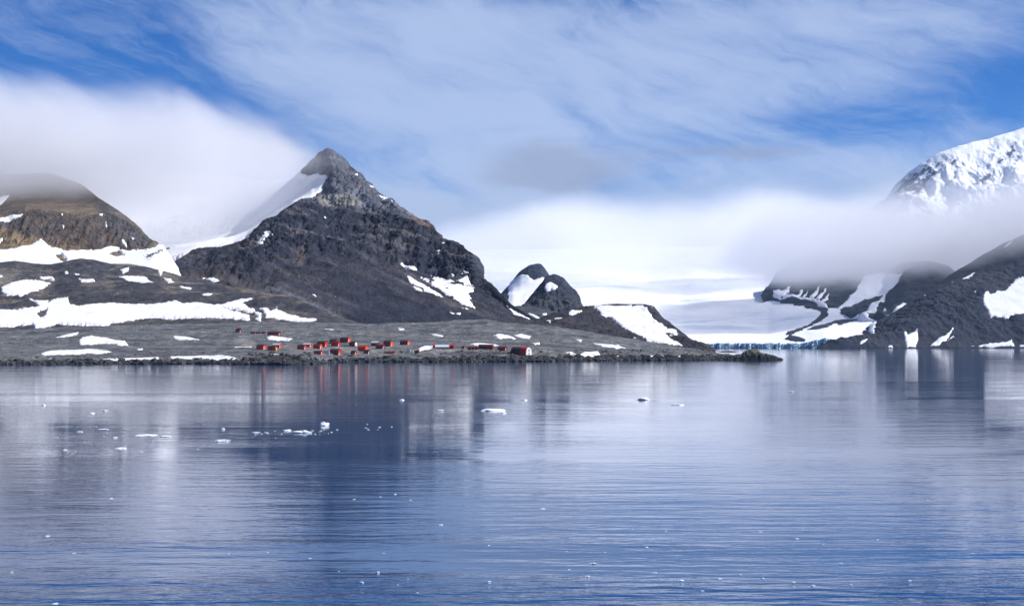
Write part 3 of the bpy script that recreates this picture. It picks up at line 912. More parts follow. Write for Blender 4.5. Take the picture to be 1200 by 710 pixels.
headland = Layer('headland', ROCK_MID,
                 [[(595, 402, 2350), (840, 414, 2250)],
                  [(595, 390, 2450), (640, 389, 2420), (700, 396, 2380), (760, 404, 2330), (800, 407, 2300), (840, 410, 2290)],
                  [(595, 386, 2550), (625, 379, 2600), (650, 370, 2680), (690, 362, 2740), (715, 361, 2740), (757, 361, 2735), (768, 366, 2700), (776, 376, 2610), (790, 387, 2520), (805, 398, 2420), (820, 405.5, 2340), (840, 410, 2300)],
                  [(595, 385.5, 2570), (612, 382, 2600), (625, 377, 2640), (640, 371, 2690), (660, 364.5, 2750), (690, 358.5, 2800), (720, 356.2, 2820), (757, 356.5, 2820), (766, 359, 2790), (775, 371, 2680), (790, 382.5, 2570), (805, 394.5, 2460), (820, 404, 2360), (832, 409, 2310), (840, 411, 2300)]],
                 (597, 838), 0.75, 0.75, big=lambda p, u, v: fbm(sq(p, 0.4), 90, 5, 0.55, 112, True) * 7 * (1 - 0.75 * zone(u, v, c6([(530, 240), (760, 236), (840, 310), (960, 425), (800, 410), (650, 320)]), 6)),
                 fine=lambda p, u, v: fbm(sq(p, 0.6), 22, 5, 0.62, 113, True) * 3.2, amps=[0.4, 1, 0.9, 0.25], tint=head_tint, back=400, smooth=1,
                 label='low dark headland with a steep snow slope above the rocky point')
for poly in (c6([(530, 240), (570, 234), (640, 237), (720, 239), (760, 235), (790, 250), (815, 275), (825, 300), (850, 320), (885, 340), (920, 355), (946, 379), (920, 381), (878, 368), (905, 390), (940, 410), (962, 426), (890, 426), (820, 410), (780, 396), (740, 380), (690, 350), (650, 320), (630, 300), (600, 292), (575, 290), (570, 270), (550, 250)]),
             c6([(418, 277), (440, 262), (492, 254), (491, 266), (450, 286), (430, 289)]), c6([(348, 298), (375, 287), (412, 292), (390, 304), (355, 304)]), c6([(293, 321), (330, 309), (372, 315), (340, 323)]),
             c6([(300, 331), (362, 331), (340, 338)]), c6([(688, 401), (740, 391), (742, 403)]), c6([(805, 245), (822, 244), (818, 254), (808, 254)])):
    headland.sheet('snow_patch', poly, SNOW_NEAR, 2.5, 1.0, 14, seed=61)

# ---- near peninsula that carries the station
SH = [(-80, 427.5), (0, 427.5), (60, 427), (150, 426.5), (240, 426.5), (300, 427), (340, 427.5), (368, 426.5), (395, 424.5), (450, 424), (500, 424.2), (560, 423.8), (640, 423.6), (700, 422.8), (760, 422.3), (800, 422.2), (830, 421.8), (850, 421.4), (862, 421.2)]
shore = [(x, y, CAMH * F / (y - Y0)) for x, y in SH]
bank = [(x, y - (5.5 if 290 < x < 395 else 4.0 if x < 620 else 5.0), d + (42 if x < 620 else 55)) for x, y, d in shore]
bank = [(x, y if x < 840 else max(y, 417.5), d) for x, y, d in bank]


def near_tint(p, u, v):
    n = fbm(p, 60, 5, 0.6, 121)
    n2 = fbm(p * np.array([0.4, 1, 1]), 40, 4, 0.6, 122)
    c = np.tile(np.array([0.112, 0.120, 0.126]), (len(u), 1))
    c = mixt(c, (0.155, 0.150, 0.142), sstep(n, 0.0, 0.35))
    c = mixt(c, (0.058, 0.063, 0.074), sstep(n2, -0.05, 0.3) * 0.9)
    n3 = fbm(p, 16, 4, 0.7, 126)
    c = c * (1 + 0.9 * np.clip(n3, -0.6, 0.8))[:, None]
    c = mixt(c, (0.165, 0.16, 0.152), 0.8 * zone(u, v, [(335, 402), (370, 404), (420, 406), (455, 405), (480, 412), (420, 417), (350, 412), (328, 408)], 5, n * 6))
    c = mixt(c, (0.19, 0.18, 0.172), 0.8 * zone(u, v, [(272, 398), (288, 394), (300, 402), (304, 408), (284, 407)], 3, n * 3))
    c = mixt(c, (0.17, 0.165, 0.155), 0.7 * zone(u, v, [(480, 410), (560, 408), (640, 411), (640, 414), (560, 412), (490, 414)], 2, n * 2))
    # dark wet rocks along the water
    sh = np.interp(u, [q[0] for q in SH], [q[1] for q in SH])
    c = mixt(c, (0.030, 0.033, 0.037), sstep(sh - v + n * 4, 5.5, 2.0))
    c = mixt(c, (0.036, 0.038, 0.042), 0.85 * zone(u, v, [(298, 424), (306, 417), (325, 415), (345, 417), (362, 424), (350, 430), (300, 430)], 3, n * 3))
    return c


near = Layer('shore_land', ROCK_NEAR,
             [shore, bank,
              [(-80, 411, 1640), (0, 411, 1640), (150, 410, 1640), (300, 411, 1620), (400, 411, 1640), (520, 409, 1680), (620, 410, 1700), (700, 412, 1765), (760, 414, 1810), (800, 415.2, 1820), (840, 417.2, 1830), (862, 420, 1830)],
              [(-80, 400, 1880), (0, 400, 1880), (150, 397, 1900), (300, 396, 1920), (400, 394, 1950), (520, 394, 1950), (620, 396, 1930), (700, 401, 1920), (760, 408, 1890), (800, 411, 1880), (840, 416.3, 1870), (862, 419.7, 1860)],
              [(-80, 390, 2100), (0, 388, 2120), (40, 385, 2140), (100, 382, 2150), (200, 380, 2150), (300, 377, 2150), (370, 377.5, 2150), (430, 379, 2150), (500, 378, 2150), (540, 375, 2170), (570, 374, 2170), (600, 379, 2120), (650, 382, 2080), (690, 388.5, 2090), (750, 399, 2020), (790, 405, 1970), (830, 411, 1920), (850, 415.5, 1900), (862, 419.5, 1890)]],
             (-78, 862), 0.75, 0.6, big=lambda p, u, v: fbm(sq(p, 1.5), 85, 4, 0.5, 123) * 4.0,
             fine=lambda p, u, v: fbm(p, 14, 6, 0.72, 124) * 3.0 + sstep(v, 414, 420) * fbm(p, 8, 3, 0.6, 125, True) * 1.3, amps=[0.35, 0.8, 0.55, 1, 0.5], tint=near_tint, back=160, smooth=2, skirt=12,
             label='low grey gravel shore carrying the red station')
for poly in (c2([(368, 522), (384, 501), (430, 491), (490, 500), (540, 513), (585, 518), (607, 541), (570, 543), (540, 531), (480, 526), (420, 531), (378, 532)]),
             c2([(188, 577), (230, 565), (330, 561), (420, 556), (480, 560), (533, 571), (480, 578), (380, 581), (280, 584), (200, 585)]),
             c2([(438, 609), (520, 600), (620, 596), (742, 594), (752, 608), (620, 609), (500, 613)]),
             c2([(793, 591), (870, 595), (1000, 584), (1080, 595), (1135, 606), (1000, 608), (900, 604), (800, 606)]),
             c2([(808, 492), (870, 497), (930, 510), (937, 518), (870, 516), (815, 504)]), c2([(224, 601), (257, 599), (257, 613), (228, 613)]),
             c2([(260, 500), (310, 488), (370, 475), (360, 490), (300, 503)]), c2([(1095, 545), (1180, 543), (1180, 550), (1100, 551)]), c2([(640, 555), (670, 555), (668, 565), (645, 563)]),
             c4([(428, 330), (470, 324), (540, 330), (612, 338), (612, 348), (540, 351), (450, 349)]), c4([(448, 461), (490, 447), (560, 444), (582, 460), (520, 466), (470, 471)]),
             c4([(-20, 460), (110, 454), (243, 481), (120, 486), (-20, 481)]), c4([(840, 275), (910, 278), (905, 287), (845, 285)]), c4([(630, 474), (672, 474), (670, 484), (640, 484)]), c4([(875, 474), (900, 474), (895, 484)]), c4([(785, 474), (810, 474), (800, 484)]),
             c5([(438, 309), (480, 312), (584, 336), (540, 333), (470, 323)]), c5([(888, 321), (930, 309), (990, 317), (1054, 346), (990, 343), (920, 346)]), c5([(1028, 315), (1080, 302), (1158, 321), (1142, 336), (1070, 333)]),
             c5([(218, 264), (262, 267), (257, 279), (224, 279)]), c5([(358, 412), (410, 394), (464, 394), (462, 411), (400, 419), (370, 427)]), c5([(725, 376), (780, 367), (900, 374), (934, 386), (880, 391), (760, 386)]), c5([(1170, 370), (1215, 364), (1215, 381)]),
             c6([(532, 400), (580, 407), (660, 414), (698, 431), (650, 433), (590, 421)]), c6([(408, 450), (440, 449), (470, 465), (500, 449), (562, 447), (578, 466), (540, 473), (490, 479), (450, 469)]), c6([(797, 468), (850, 464), (878, 470), (860, 478), (810, 478)]),
             c6([(902, 475), (952, 472), (946, 483)]), c6([(252, 405), (292, 407), (270, 416)]), c6([(456, 387), (492, 389), (480, 399)]), c6([(640, 470), (662, 466), (655, 478)])):
    near.sheet('snow_patch', poly, SNOW_NEAR, 0.9, 0.55, 7, seed=71, slope=1.0)

# ------------------------------------------------------------------ water
def water():
    m, t, b = new_mat('sea_water')
    geo = t.nodes.new('ShaderNodeNewGeometry')
    pos = E(t, geo.outputs['Position'])
    x, y, z = separate(t, pos)
    b.inputs['Base Color'].default_value = (0.001, 0.044, 0.140, 1)
    b.inputs['Roughness'].default_value = 0.045
    b.inputs['IOR'].default_value = 1.333
    b.inputs['Specular Tint'].default_value = (0.45, 0.70, 0.94, 1)
    p1 = combine(t, x * 0.30, y, 0.0)
    p2 = combine(t, x * 0.45, y, 5.0)
    lee = ((y.f('MAXIMUM', 60.0) / 110.0).f('POWER', -4.0) * 1.35).f('MINIMUM', 2.6) + 0.27     # sheltered near the land
    swell = noise(t, combine(t, x * 0.12, y, 2.0), 1 / 9.0, 2.0, 0.5)
    w1 = noise(t, p1, 1 / 2.6, 3.0, 0.5)
    w2 = noise(t, p2, 1 / 0.8, 3.0, 0.55)
    calm = noise(t, combine(t, x * 0.14, y, 1.0), 1 / 60.0, 5.0, 0.65).step(0.38, 0.60)     # wind lanes
    nb = bump(t, swell * lee, 1.0, 0.17)
    k1 = w1 * (0.35 + calm * 0.65) * lee
    nb = bump(t, k1, 1.0, 0.20, nb)
    nb = bump(t, w2 * (0.3 + calm * 0.7) * lee, 1.0, 0.05, nb)
    t.links.new(nb.k, b.inputs['Normal'])
    ys = np.concatenate([np.linspace(-300, 600, 10), np.linspace(900, 9000, 10), [20000.0, 40000.0]])
    xs = np.array([-30000, -8000, -3000, -1000, 0, 1000, 3000, 8000, 30000.0])
    X, Y = np.meshgrid(xs, ys)
    V = np.stack([X, Y, 0 * X], -1).reshape(-1, 3)
    idx = np.arange(len(V)).reshape(X.shape)
    q = np.stack([idx[:-1, :-1], idx[:-1, 1:], idx[1:, 1:], idx[1:, :-1]], -1).reshape(-1, 4)
    o = make_mesh('water', V, q, m)
    o['kind'] = 'structure'
    o['label'] = 'calm blue bay water with fine ripples'
    # sea bed
    m2, t2, b2 = new_mat('sea_bed')
    b2.inputs['Base Color'].default_value = (0.03, 0.035, 0.04, 1)
    V2 = V.copy(); V2[:, 2] = -60
    o2 = make_mesh('sea_bed', V2, q, m2)
    o2['kind'] = 'structure'


water()

# ------------------------------------------------------------------ low cloud: real volumes
def cloud(name, top, bot, D0, D1, dens, st, sb, ns, na, label, color=(1, 1, 1), aniso=0.2, ys=0.5, warp=0.0):
    Dm = 0.5 * (D0 + D1)
    top = np.array(top, float); bot = np.array(bot, float)
    x0, x1 = top[0, 0], top[-1, 0]
    X0, X1 = (x0 - 600) / F * Dm, (x1 - 600) / F * Dm
    zt = CAMH - (top[:, 1] - Y0) / F * Dm
    zb = CAMH - (bot[:, 1] - Y0) / F * Dm
    ZA, ZB = min(zb.min(), zt.min()) - 10, max(zt.max(), zb.max()) + 10
    m = bpy.data.materials.new(name + '_vapour')
    m.use_nodes = True
    t = m.node_tree
    t.nodes.clear()
    out = t.nodes.new('ShaderNodeOutputMaterial')
    pv = t.nodes.new('ShaderNodeVolumePrincipled')
    pv.inputs['Color'].default_value = (*color, 1)
    pv.inputs['Anisotropy'].default_value = aniso
    t.links.new(pv.outputs[0], out.inputs['Volume'])
    m.cycles.volume_sampling = 'DISTANCE'
    geo = t.nodes.new('ShaderNodeNewGeometry')
    pos = E(t, geo.outputs['Position'])
    x, y, z = separate(t, pos)
    u = (x - X0) / (X1 - X0)

    def curve(pts, vals):
        n = t.nodes.new('ShaderNodeFloatCurve')
        c = n.mapping.curves[0]
        xs = (pts[:, 0] - x0) / (x1 - x0)
        vs = (vals - ZA) / (ZB - ZA)
        c.points[0].location = (float(xs[0]), float(vs[0]))
        c.points[-1].location = (float(xs[-1]), float(vs[-1]))
        for a, b in zip(xs[1:-1], vs[1:-1]):
            c.points.new(float(a), float(b))
        n.mapping.update()
        t.links.new(u.k, n.inputs['Value'])
        return E(t, n.outputs[0]) * (ZB - ZA) + ZA
    ct, cb = curve(top, zt), curve(bot, zb)
    q = (y - Dm) / (0.5 * (D1 - D0))
    arch = (1.0 - q * q * q * q).f('MAXIMUM', 0.0).f('SQRT')
    mid = (ct + cb) * 0.5
    ct = mid + (ct - mid) * arch
    cb = mid + (cb - mid) * arch
    n1 = noise(t, combine(t, x, y * ys, z * 2.0), 1.0 / ns, 7.0, 0.60, warp) - 0.5
    e1 = (ct - z + n1 * na).step(0.0, st)
    e2 = (z - cb + n1 * na).step(0.0, sb)
    ends = u.step(0.0, 0.05) * (1.0 - u).step(0.0, 0.04)
    d = e1 * e2 * ends * (1.0 + n1 * 2.6).f('MAXIMUM', 0.04) * dens
    t.links.new(d.k, pv.inputs['Density'])
    # closed domain: a lens that follows the profile
    nx, na_ = 28, 20
    xs = np.linspace(x0, x1, nx)
    it = np.interp(xs, top[:, 0], zt) + na * 0.35
    ib = np.interp(xs, bot[:, 0], zb) - na * 0.35
    ring = []
    for k in range(nx):
        X = (xs[k] - 600) / F * Dm
        c, h = 0.5 * (it[k] + ib[k]), 0.5 * (it[k] - ib[k])
        for j in range(na_):
            a = 2 * math.pi * j / na_
            r = 1.03
            ring.append((X, Dm - math.copysign(abs(math.cos(a)) ** 0.5, math.cos(a)) * 0.5 * (D1 - D0) * r, c + math.copysign(abs(math.sin(a)) ** 0.6, math.sin(a)) * h * r))
    V = np.array(ring)
    f = []
    for k in range(nx - 1):
        for j in range(na_):
            f.append((k * na_ + j, k * na_ + (j + 1) % na_, (k + 1) * na_ + (j + 1) % na_, (k + 1) * na_ + j))
    me = bpy.data.meshes.new(name)
    me.from_pydata([tuple(p) for p in V], [], f + [tuple(range(na_))[::-1], tuple(range((nx - 1) * na_, nx * na_))])
    bm = bmesh.new(); bm.from_mesh(me); bmesh.ops.recalc_face_normals(bm, faces=bm.faces); bm.to_mesh(me); bm.free()
    me.materials.append(m)
    o = bpy.data.objects.new(name, me)
    COL.objects.link(o)
    o['kind'] = 'stuff'
    o['label'] = label
    return o


cloud('cap_cloud', [(-150, 116), (-60, 108), (0, 103), (80, 100), (120, 104), (160, 116), (200, 122), (240, 124), (280, 130), (310, 140), (345, 158), (375, 176), (400, 192), (430, 212)],
      [(-150, 284), (-60, 282), (0, 280), (60, 280), (110, 270), (150, 262), (200, 262), (260, 257), (310, 242), (350, 222), (375, 215), (400, 212), (430, 220)],
      3060, 4340, 0.0040, 110, 120, 320, 190, 'smooth grey white cap cloud lying over the left mountain and the snow bowl', (.935, .942, .968), 0.0, warp=.4)
cloud('cloud_bank', [(400, 330), (470, 285), (540, 256), (600, 240), (650, 230), (700, 226), (780, 230), (860, 224), (940, 220), (1010, 232), (1080, 252)],
      [(400, 335), (470, 335), (540, 335), (600, 334), (650, 334), (700, 336), (780, 337), (860, 338), (940, 338), (1010, 335), (1080, 320)],
      10600, 13600, 0.0012, 300, 330, 1100, 420, 'long pale stratus bank hanging over the upper glacier', (.94, .946, .97), 0.0, warp=.4)
cloud('cloud_bank', [(830, 290), (870, 262), (905, 240), (950, 222), (1000, 216), (1040, 214), (1100, 218), (1160, 206), (1200, 194), (1280, 186), (1380, 190)],
      [(830, 310), (870, 330), (905, 338), (950, 341), (1000, 342), (1060, 350), (1120, 348), (1160, 332), (1200, 318), (1280, 305), (1380, 305)],
      7250, 9700, 0.0018, 240, 150, 800, 400, 'grey white cloud bank hiding the ridge tops on the right below the snow mountain', (.92, .93, .965), 0.0, warp=.4)


def haze():
    m = bpy.data.materials.new('air')
    m.use_nodes = True
    t = m.node_tree
    t.nodes.clear()
    out = t.nodes.new('ShaderNodeOutputMaterial')
    pv = t.nodes.new('ShaderNodeVolumePrincipled')
    pv.inputs['Color'].default_value = (0.55, 0.76, 1.0, 1)
    pv.inputs['Density'].default_value = 0.85e-5
    t.links.new(pv.outputs[0], out.inputs['Volume'])
    m.cycles.homogeneous_volume = True
    m.cycles.volume_sampling = 'DISTANCE'
    v = [(x, y, z) for z in (-61.5, 2700) for x, y in ((-14000, -400), (14000, -400), (14000, 22500), (-14000, 22500))]
    f = [(3, 2, 1, 0), (4, 5, 6, 7), (0, 1, 5, 4), (1, 2, 6, 5), (2, 3, 7, 6), (3, 0, 4, 7)]
    me = bpy.data.meshes.new('haze')
    me.from_pydata(v, [], f)
    me.materials.append(m)
    o = bpy.data.objects.new('haze', me)
    COL.objects.link(o)
    o['kind'] = 'stuff'


haze()

# ------------------------------------------------------------------ things
NEAR_BVH = near.bvh()


def ground(x, y):
    """the point of the shore land seen at picture position (x, y)"""
    d = Vector(((x - 600) / F, 1.0, -(y - Y0) / F)).normalized()
    h = NEAR_BVH.ray_cast(Vector((0, 0, CAMH)), d)
    if h[0] is None:
        D = 1700.0
        return Vector(((x - 600) / F * D, D, 4.0))
    return h[0]


def ground_z(X, Y):
    h = NEAR_BVH.ray_cast(Vector((X, Y, 400)), Vector((0, 0, -1)))
    return h[0].z if h[0] is not None else 0.0


def paint(name, col, rough=0.55, wear=0.25):
    m, t, b = new_mat(name)
    geo = t.nodes.new('ShaderNodeNewGeometry')
    pos = E(t, geo.outputs['Position'])
    n = noise(t, pos, 0.9, 5.0, 0.65)
    c = mixc(t, n.step(0.5, 0.75) * wear, col, tuple(0.55 * q + 0.03 for q in col))
    t.links.new(c.k, b.inputs['Base Color'])
    b.inputs['Roughness'].default_value = rough
    return m


RED = paint('red_paint', (0.44, 0.016, 0.011))
ORANGE = paint('orange_red_paint', (0.66, 0.062, 0.016))  # boat hull; on gable ends the sunlight is put into this brighter paint
MAROON = paint('maroon_paint', (0.15, 0.008, 0.011))  # dark sheds and tanks; also shade painted onto long walls of red huts
DARKROOF = paint('dark_roof', (0.035, 0.020, 0.022), 0.6)
REDROOF = paint('dark_red_roof', (0.11, 0.012, 0.012), 0.6)
PALE = paint('pale_roof', (0.52, 0.55, 0.58), 0.5)
WHITE = paint('white_paint', (0.66, 0.66, 0.64), 0.5, 0.15)
BLUE = paint('blue_paint', (0.06, 0.22, 0.42), 0.5)
LILAC = paint('pale_lilac_paint', (0.34, 0.26, 0.40), 0.5)
YELLOW = paint('ochre_paint', (0.62, 0.36, 0.05), 0.6)
GREYC = paint('concrete', (0.28, 0.28, 0.27), 0.9)
GLASS, _t, _b = new_mat('window_glass')
_b.inputs['Base Color'].default_value = (0.02, 0.03, 0.04, 1)
_b.inputs['Roughness'].default_value = 0.08


def obj(name, verts, faces, mat, parent=None, smooth=False):
    me = bpy.data.meshes.new(name)
    me.from_pydata([tuple(v) for v in verts], [], faces)
    bm = bmesh.new(); bm.from_mesh(me); bmesh.ops.recalc_face_normals(bm, faces=bm.faces); bm.to_mesh(me); bm.free()
    for p in me.polygons:
        p.use_smooth = smooth
    me.materials.append(mat)
    o = bpy.data.objects.new(name, me)
    COL.objects.link(o)
    if parent is not None:
        o.parent = parent
    return o


def boxv(x0, x1, y0, y1, z0, z1):
    v = [(x0, y0, z0), (x1, y0, z0), (x1, y1, z0), (x0, y1, z0), (x0, y0, z1), (x1, y0, z1), (x1, y1, z1), (x0, y1, z1)]
    f = [(0, 1, 2, 3), (4, 5, 6, 7), (0, 1, 5, 4), (1, 2, 6, 5), (2, 3, 7, 6), (3, 0, 4, 7)]
    return v, f


def box(name, x0, x1, y0, y1, z0, z1, mat, parent):
    v, f = boxv(x0, x1, y0, y1, z0, z1)
    return obj(name, v, f, mat, parent)


def thing(name, label, cat, loc, rz=0.0, group=None):
    o = bpy.data.objects.new(name, None)
    COL.objects.link(o)
    o.location = loc
    o.rotation_euler = (0, 0, rz)
    o.empty_display_size = 1.0
    o['label'] = label
    o['category'] = cat
    if group:
        o['group'] = group
    return o


def window(parent, u, z, w, h, side):
    """framed window: side 'front' (local -y wall) or 'gable' (local +x wall); u along the wall"""
    kind, off = side
    if kind == 'front':
        v, f = boxv(u - w / 2 - .1, u + w / 2 + .1, -off - .06, -off + .02, z - .1, z + h + .1)
        fr = obj('window', v, f, WHITE, parent)
        v, f = boxv(u - w / 2, u + w / 2, -off - .09, -off - .055, z, z + h)
        obj('pane', v, f, GLASS, fr)
    else:
        v, f = boxv(off - .02, off + .06, u - w / 2 - .1, u + w / 2 + .1, z - .1, z + h + .1)
        fr = obj('window', v, f, WHITE, parent)
        v, f = boxv(off + .055, off + .09, u - w / 2, u + w / 2, z, z + h)
        obj('pane', v, f, GLASS, fr)


HG = 'huts of the red station'


def hut(x0, x1, ytop, ybase, label, wall=RED, roof=DARKROOF, gable=None, a=27, ratio=0.6, rh=0.32, door=WHITE, nwin=2, name='hut', chimney=False, stilts=None, gwin=True, cat='hut', porch=None):
    """gabled hut filling x0..x1, ytop..ybase of the photograph, long wall to the left, gable end to the right"""
    g = ground((x0 + x1) / 2, ybase)
    mpp = g.y / F
    W = (x1 - x0) * mpp
    ar = math.radians(a)
    L = W / (math.cos(ar) + ratio * math.sin(ar))
    B = ratio * L
    Ht = max(2.2, (ybase - ytop) * mpp)
    h = Ht * (1 - rh)
    c = Vector((g.x, g.y + 0.35 * B, 0))
    zs = [ground_z(c.x + i * L * .45 * math.cos(ar) + j * B * .45 * math.sin(ar), c.y - i * L * .45 * math.sin(ar) + j * B * .45 * math.cos(ar)) for i in (-1, 1) for j in (-1, 1)]
    zb = g.z + 0.15
    lo = min(min(zs), zb) - 0.5 - zb
    t = thing(name, label, cat, (c.x, c.y, zb), -ar, HG)
    l, b = L / 2, B / 2
    zf = 0.0
    if stilts:
        zf = stilts
        for i in (-1, 1):
            for j in (-1, 1):
                box('stilt', i * (l - .3) - .16, i * (l - .3) + .16, j * (b - .3) - .16, j * (b - .3) + .16, lo, zf, YELLOW, t)
    else:
        box('foundation', -l + .08, l - .08, -b + .08, b - .08, lo, 0.0, GREYC, t)
    # walls with pointed ends
    v = [(-l, -b, zf), (l, -b, zf), (l, b, zf), (-l, b, zf), (-l, -b, h), (l, -b, h), (l, b, h), (-l, b, h), (-l, 0, Ht - .1), (l, 0, Ht - .1)]
    f = [(0, 1, 2, 3), (0, 1, 5, 4), (2, 3, 7, 6), (1, 2, 6, 9, 5), (3, 0, 4, 8, 7), (4, 5, 9, 8), (6, 7, 8, 9)]
    obj('wall', v, f, wall, t)
    if gable is not None:  # separate end colour; brighter ones carry the sunlit side in the paint
        v = [(l - .02, -b, zf), (l + .07, -b, zf), (l + .07, b, zf), (l - .02, b, zf), (l - .02, -b, h), (l + .07, -b, h), (l + .07, b, h), (l - .02, b, h), (l - .02, 0, Ht - .12), (l + .07, 0, Ht - .12)]
        obj('gable_end', v, [(0, 1, 2, 3), (0, 1, 5, 4), (2, 3, 7, 6), (1, 2, 6, 9, 5), (3, 0, 4, 8, 7), (4, 5, 9, 8), (6, 7, 8, 9)], gable, t)
    # roof: two sloping slabs with eaves
    ov, th = .35, .16
    s = (Ht - h) / b
    for sg in (-1, 1):
        yb, zb2 = sg * (b + ov), h - ov * s
        v = [(-l - ov, yb, zb2), (l + ov, yb, zb2), (l + ov, 0, Ht), (-l - ov, 0, Ht), (-l - ov, yb, zb2 + th), (l + ov, yb, zb2 + th), (l + ov, sg * .01, Ht + th), (-l - ov, sg * .01, Ht + th)]
        obj('roof', v, [(0, 1, 2, 3), (4, 5, 6, 7), (0, 1, 5, 4), (1, 2, 6, 5), (2, 3, 7, 6), (3, 0, 4, 7)], roof, t)
    wh = min(1.0, h * .35)
    for k in range(nwin):
        u = -l + L * (k + 0.6) / (nwin + 0.2)
        window(t, u, zf + (h - zf) * .42, min(1.1, L * .12), wh, ('front', b))
    gx = l + (.07 if gable is not None else 0)
    dr = obj('door', *boxv(gx - .02, gx + .08, -b * .45 - .5, -b * .45 + .5, zf + .05, zf + min(2.0, h * .85)), door, t)
    obj('handle', *boxv(gx + .08, gx + .14, -b * .45 + .3, -b * .45 + .4, zf + .95, zf + 1.05), GREYC, dr)
    if gwin:
        window(t, b * .42, zf + (h - zf) * .45, .9, wh, ('gable', gx))
    if chimney:
        box('chimney', -l * .4 - .22, -l * .4 + .22, b * .25, b * .25 + .44, Ht - .8, Ht + 1.0, GREYC, t)
    if porch is not None:
        box('porch', gx + .002, gx + 1.5, -b * .9, -b * .1, lo, h * .85, porch, t)
    return t


hut(276, 282.8, 384.8, 389.3, 'small dark red shed highest and farthest left on the grey slope', MAROON, MAROON, nwin=1, gwin=False, rh=.45)
hut(313, 328.5, 388.2, 392.4, 'long low dark red building above the oval snow patch', MAROON, REDROOF, ratio=.35, nwin=4, a=18, gwin=False, cat='building', name='long_building')
hut(300, 311.5, 404, 409.4, 'leftmost red hut in the front row with gable painted sunlit orange and dark roof', RED, DARKROOF, ORANGE, nwin=2)
hut(313.5, 325, 405.2, 410.6, 'red hut with an ochre porch right of the leftmost front hut', RED, DARKROOF, RED, nwin=2, porch=YELLOW)
hut(319, 330, 402.6, 407.6, 'red hut with a pale roof directly behind the ochre porch hut', RED, PALE, RED, nwin=2)
hut(348, 359, 404, 409.4, 'red hut with black roof standing alone in front of a pale roofed one', RED, DARKROOF, RED, nwin=2)
hut(355, 365.5, 402.2, 406.6, 'pale roofed red hut behind the lone black roofed hut', RED, PALE, RED, nwin=2)
hut(371, 384, 399.6, 406, 'taller dark roofed hut at the back of the central left pair', MAROON, DARKROOF, RED, nwin=3, chimney=True)
hut(367, 377.5, 403, 408.7, 'red hut with gable painted sunlit orange at the front of the central left pair', RED, REDROOF, ORANGE, nwin=2)
hut(386, 396, 397.4, 402, 'black roofed dark hut directly behind the middle red hut', MAROON, DARKROOF, MAROON, nwin=2)
hut(388, 398.7, 400, 405.6, 'middle red hut in front of the black roofed dark hut', RED, REDROOF, RED, nwin=2)
hut(398, 411, 395.2, 400.8, 'red hut with bright gable standing highest above the central cluster', MAROON, DARKROOF, ORANGE, nwin=3)
hut(409, 418.3, 400.3, 405.8, 'small dark hut with a white gable door panel', MAROON, DARKROOF, WHITE, nwin=1, door=RED, gwin=False)
hut(367.5, 378.3, 411, 415.2, 'low red hut by the rocks left of the grey container', RED, DARKROOF, RED, nwin=2, a=22)
hut(386, 400, 408.8, 415.4, 'largest red hut on the waterfront, right beside the grey container', MAROON, DARKROOF, RED, nwin=3, chimney=True)
hut(411, 417.8, 411, 417.4, 'small hut raised on ochre stilts just above the shore rocks', MAROON, DARKROOF, RED, nwin=1, stilts=1.8, gwin=False, ratio=.8)
hut(419, 431.2, 405, 411.3, 'bright red hut with red roof in the centre of the station', RED, paint('bright_red_roof', (0.36, 0.02, 0.015)), ORANGE, nwin=3)
hut(426.5, 433, 409.8, 414.3, 'little dark red shed touching the bright red hut on its right', MAROON, DARKROOF, MAROON, nwin=1, gwin=False)
hut(434.5, 445, 400, 405.2, 'maroon hut with pale grey roof left of two clustered huts', MAROON, PALE, MAROON, nwin=2)
hut(440, 451, 403.4, 408.4, 'maroon hut in front between the pale roofed hut and its neighbour', MAROON, REDROOF, MAROON, nwin=2)
hut(449, 460.5, 399.2, 405.6, 'dark roofed hut with gable painted sunlit orange right of the maroon cluster', MAROON, DARKROOF, ORANGE, nwin=2)
hut(468.5, 480.5, 398.8, 403.8, 'lone dark red hut with gable painted sunlit orange on the slope above the white box', MAROON, DARKROOF, ORANGE, nwin=2)
hut(583, 594.3, 406, 410.6, 'low maroon hut between the round roofed barn and the big arched hangar', MAROON, REDROOF, MAROON, nwin=2)
hut(541, 545.5, 405.7, 408.6, 'tiny maroon shed standing left of the low maroon row', MAROON, MAROON, nwin=1, gwin=False)


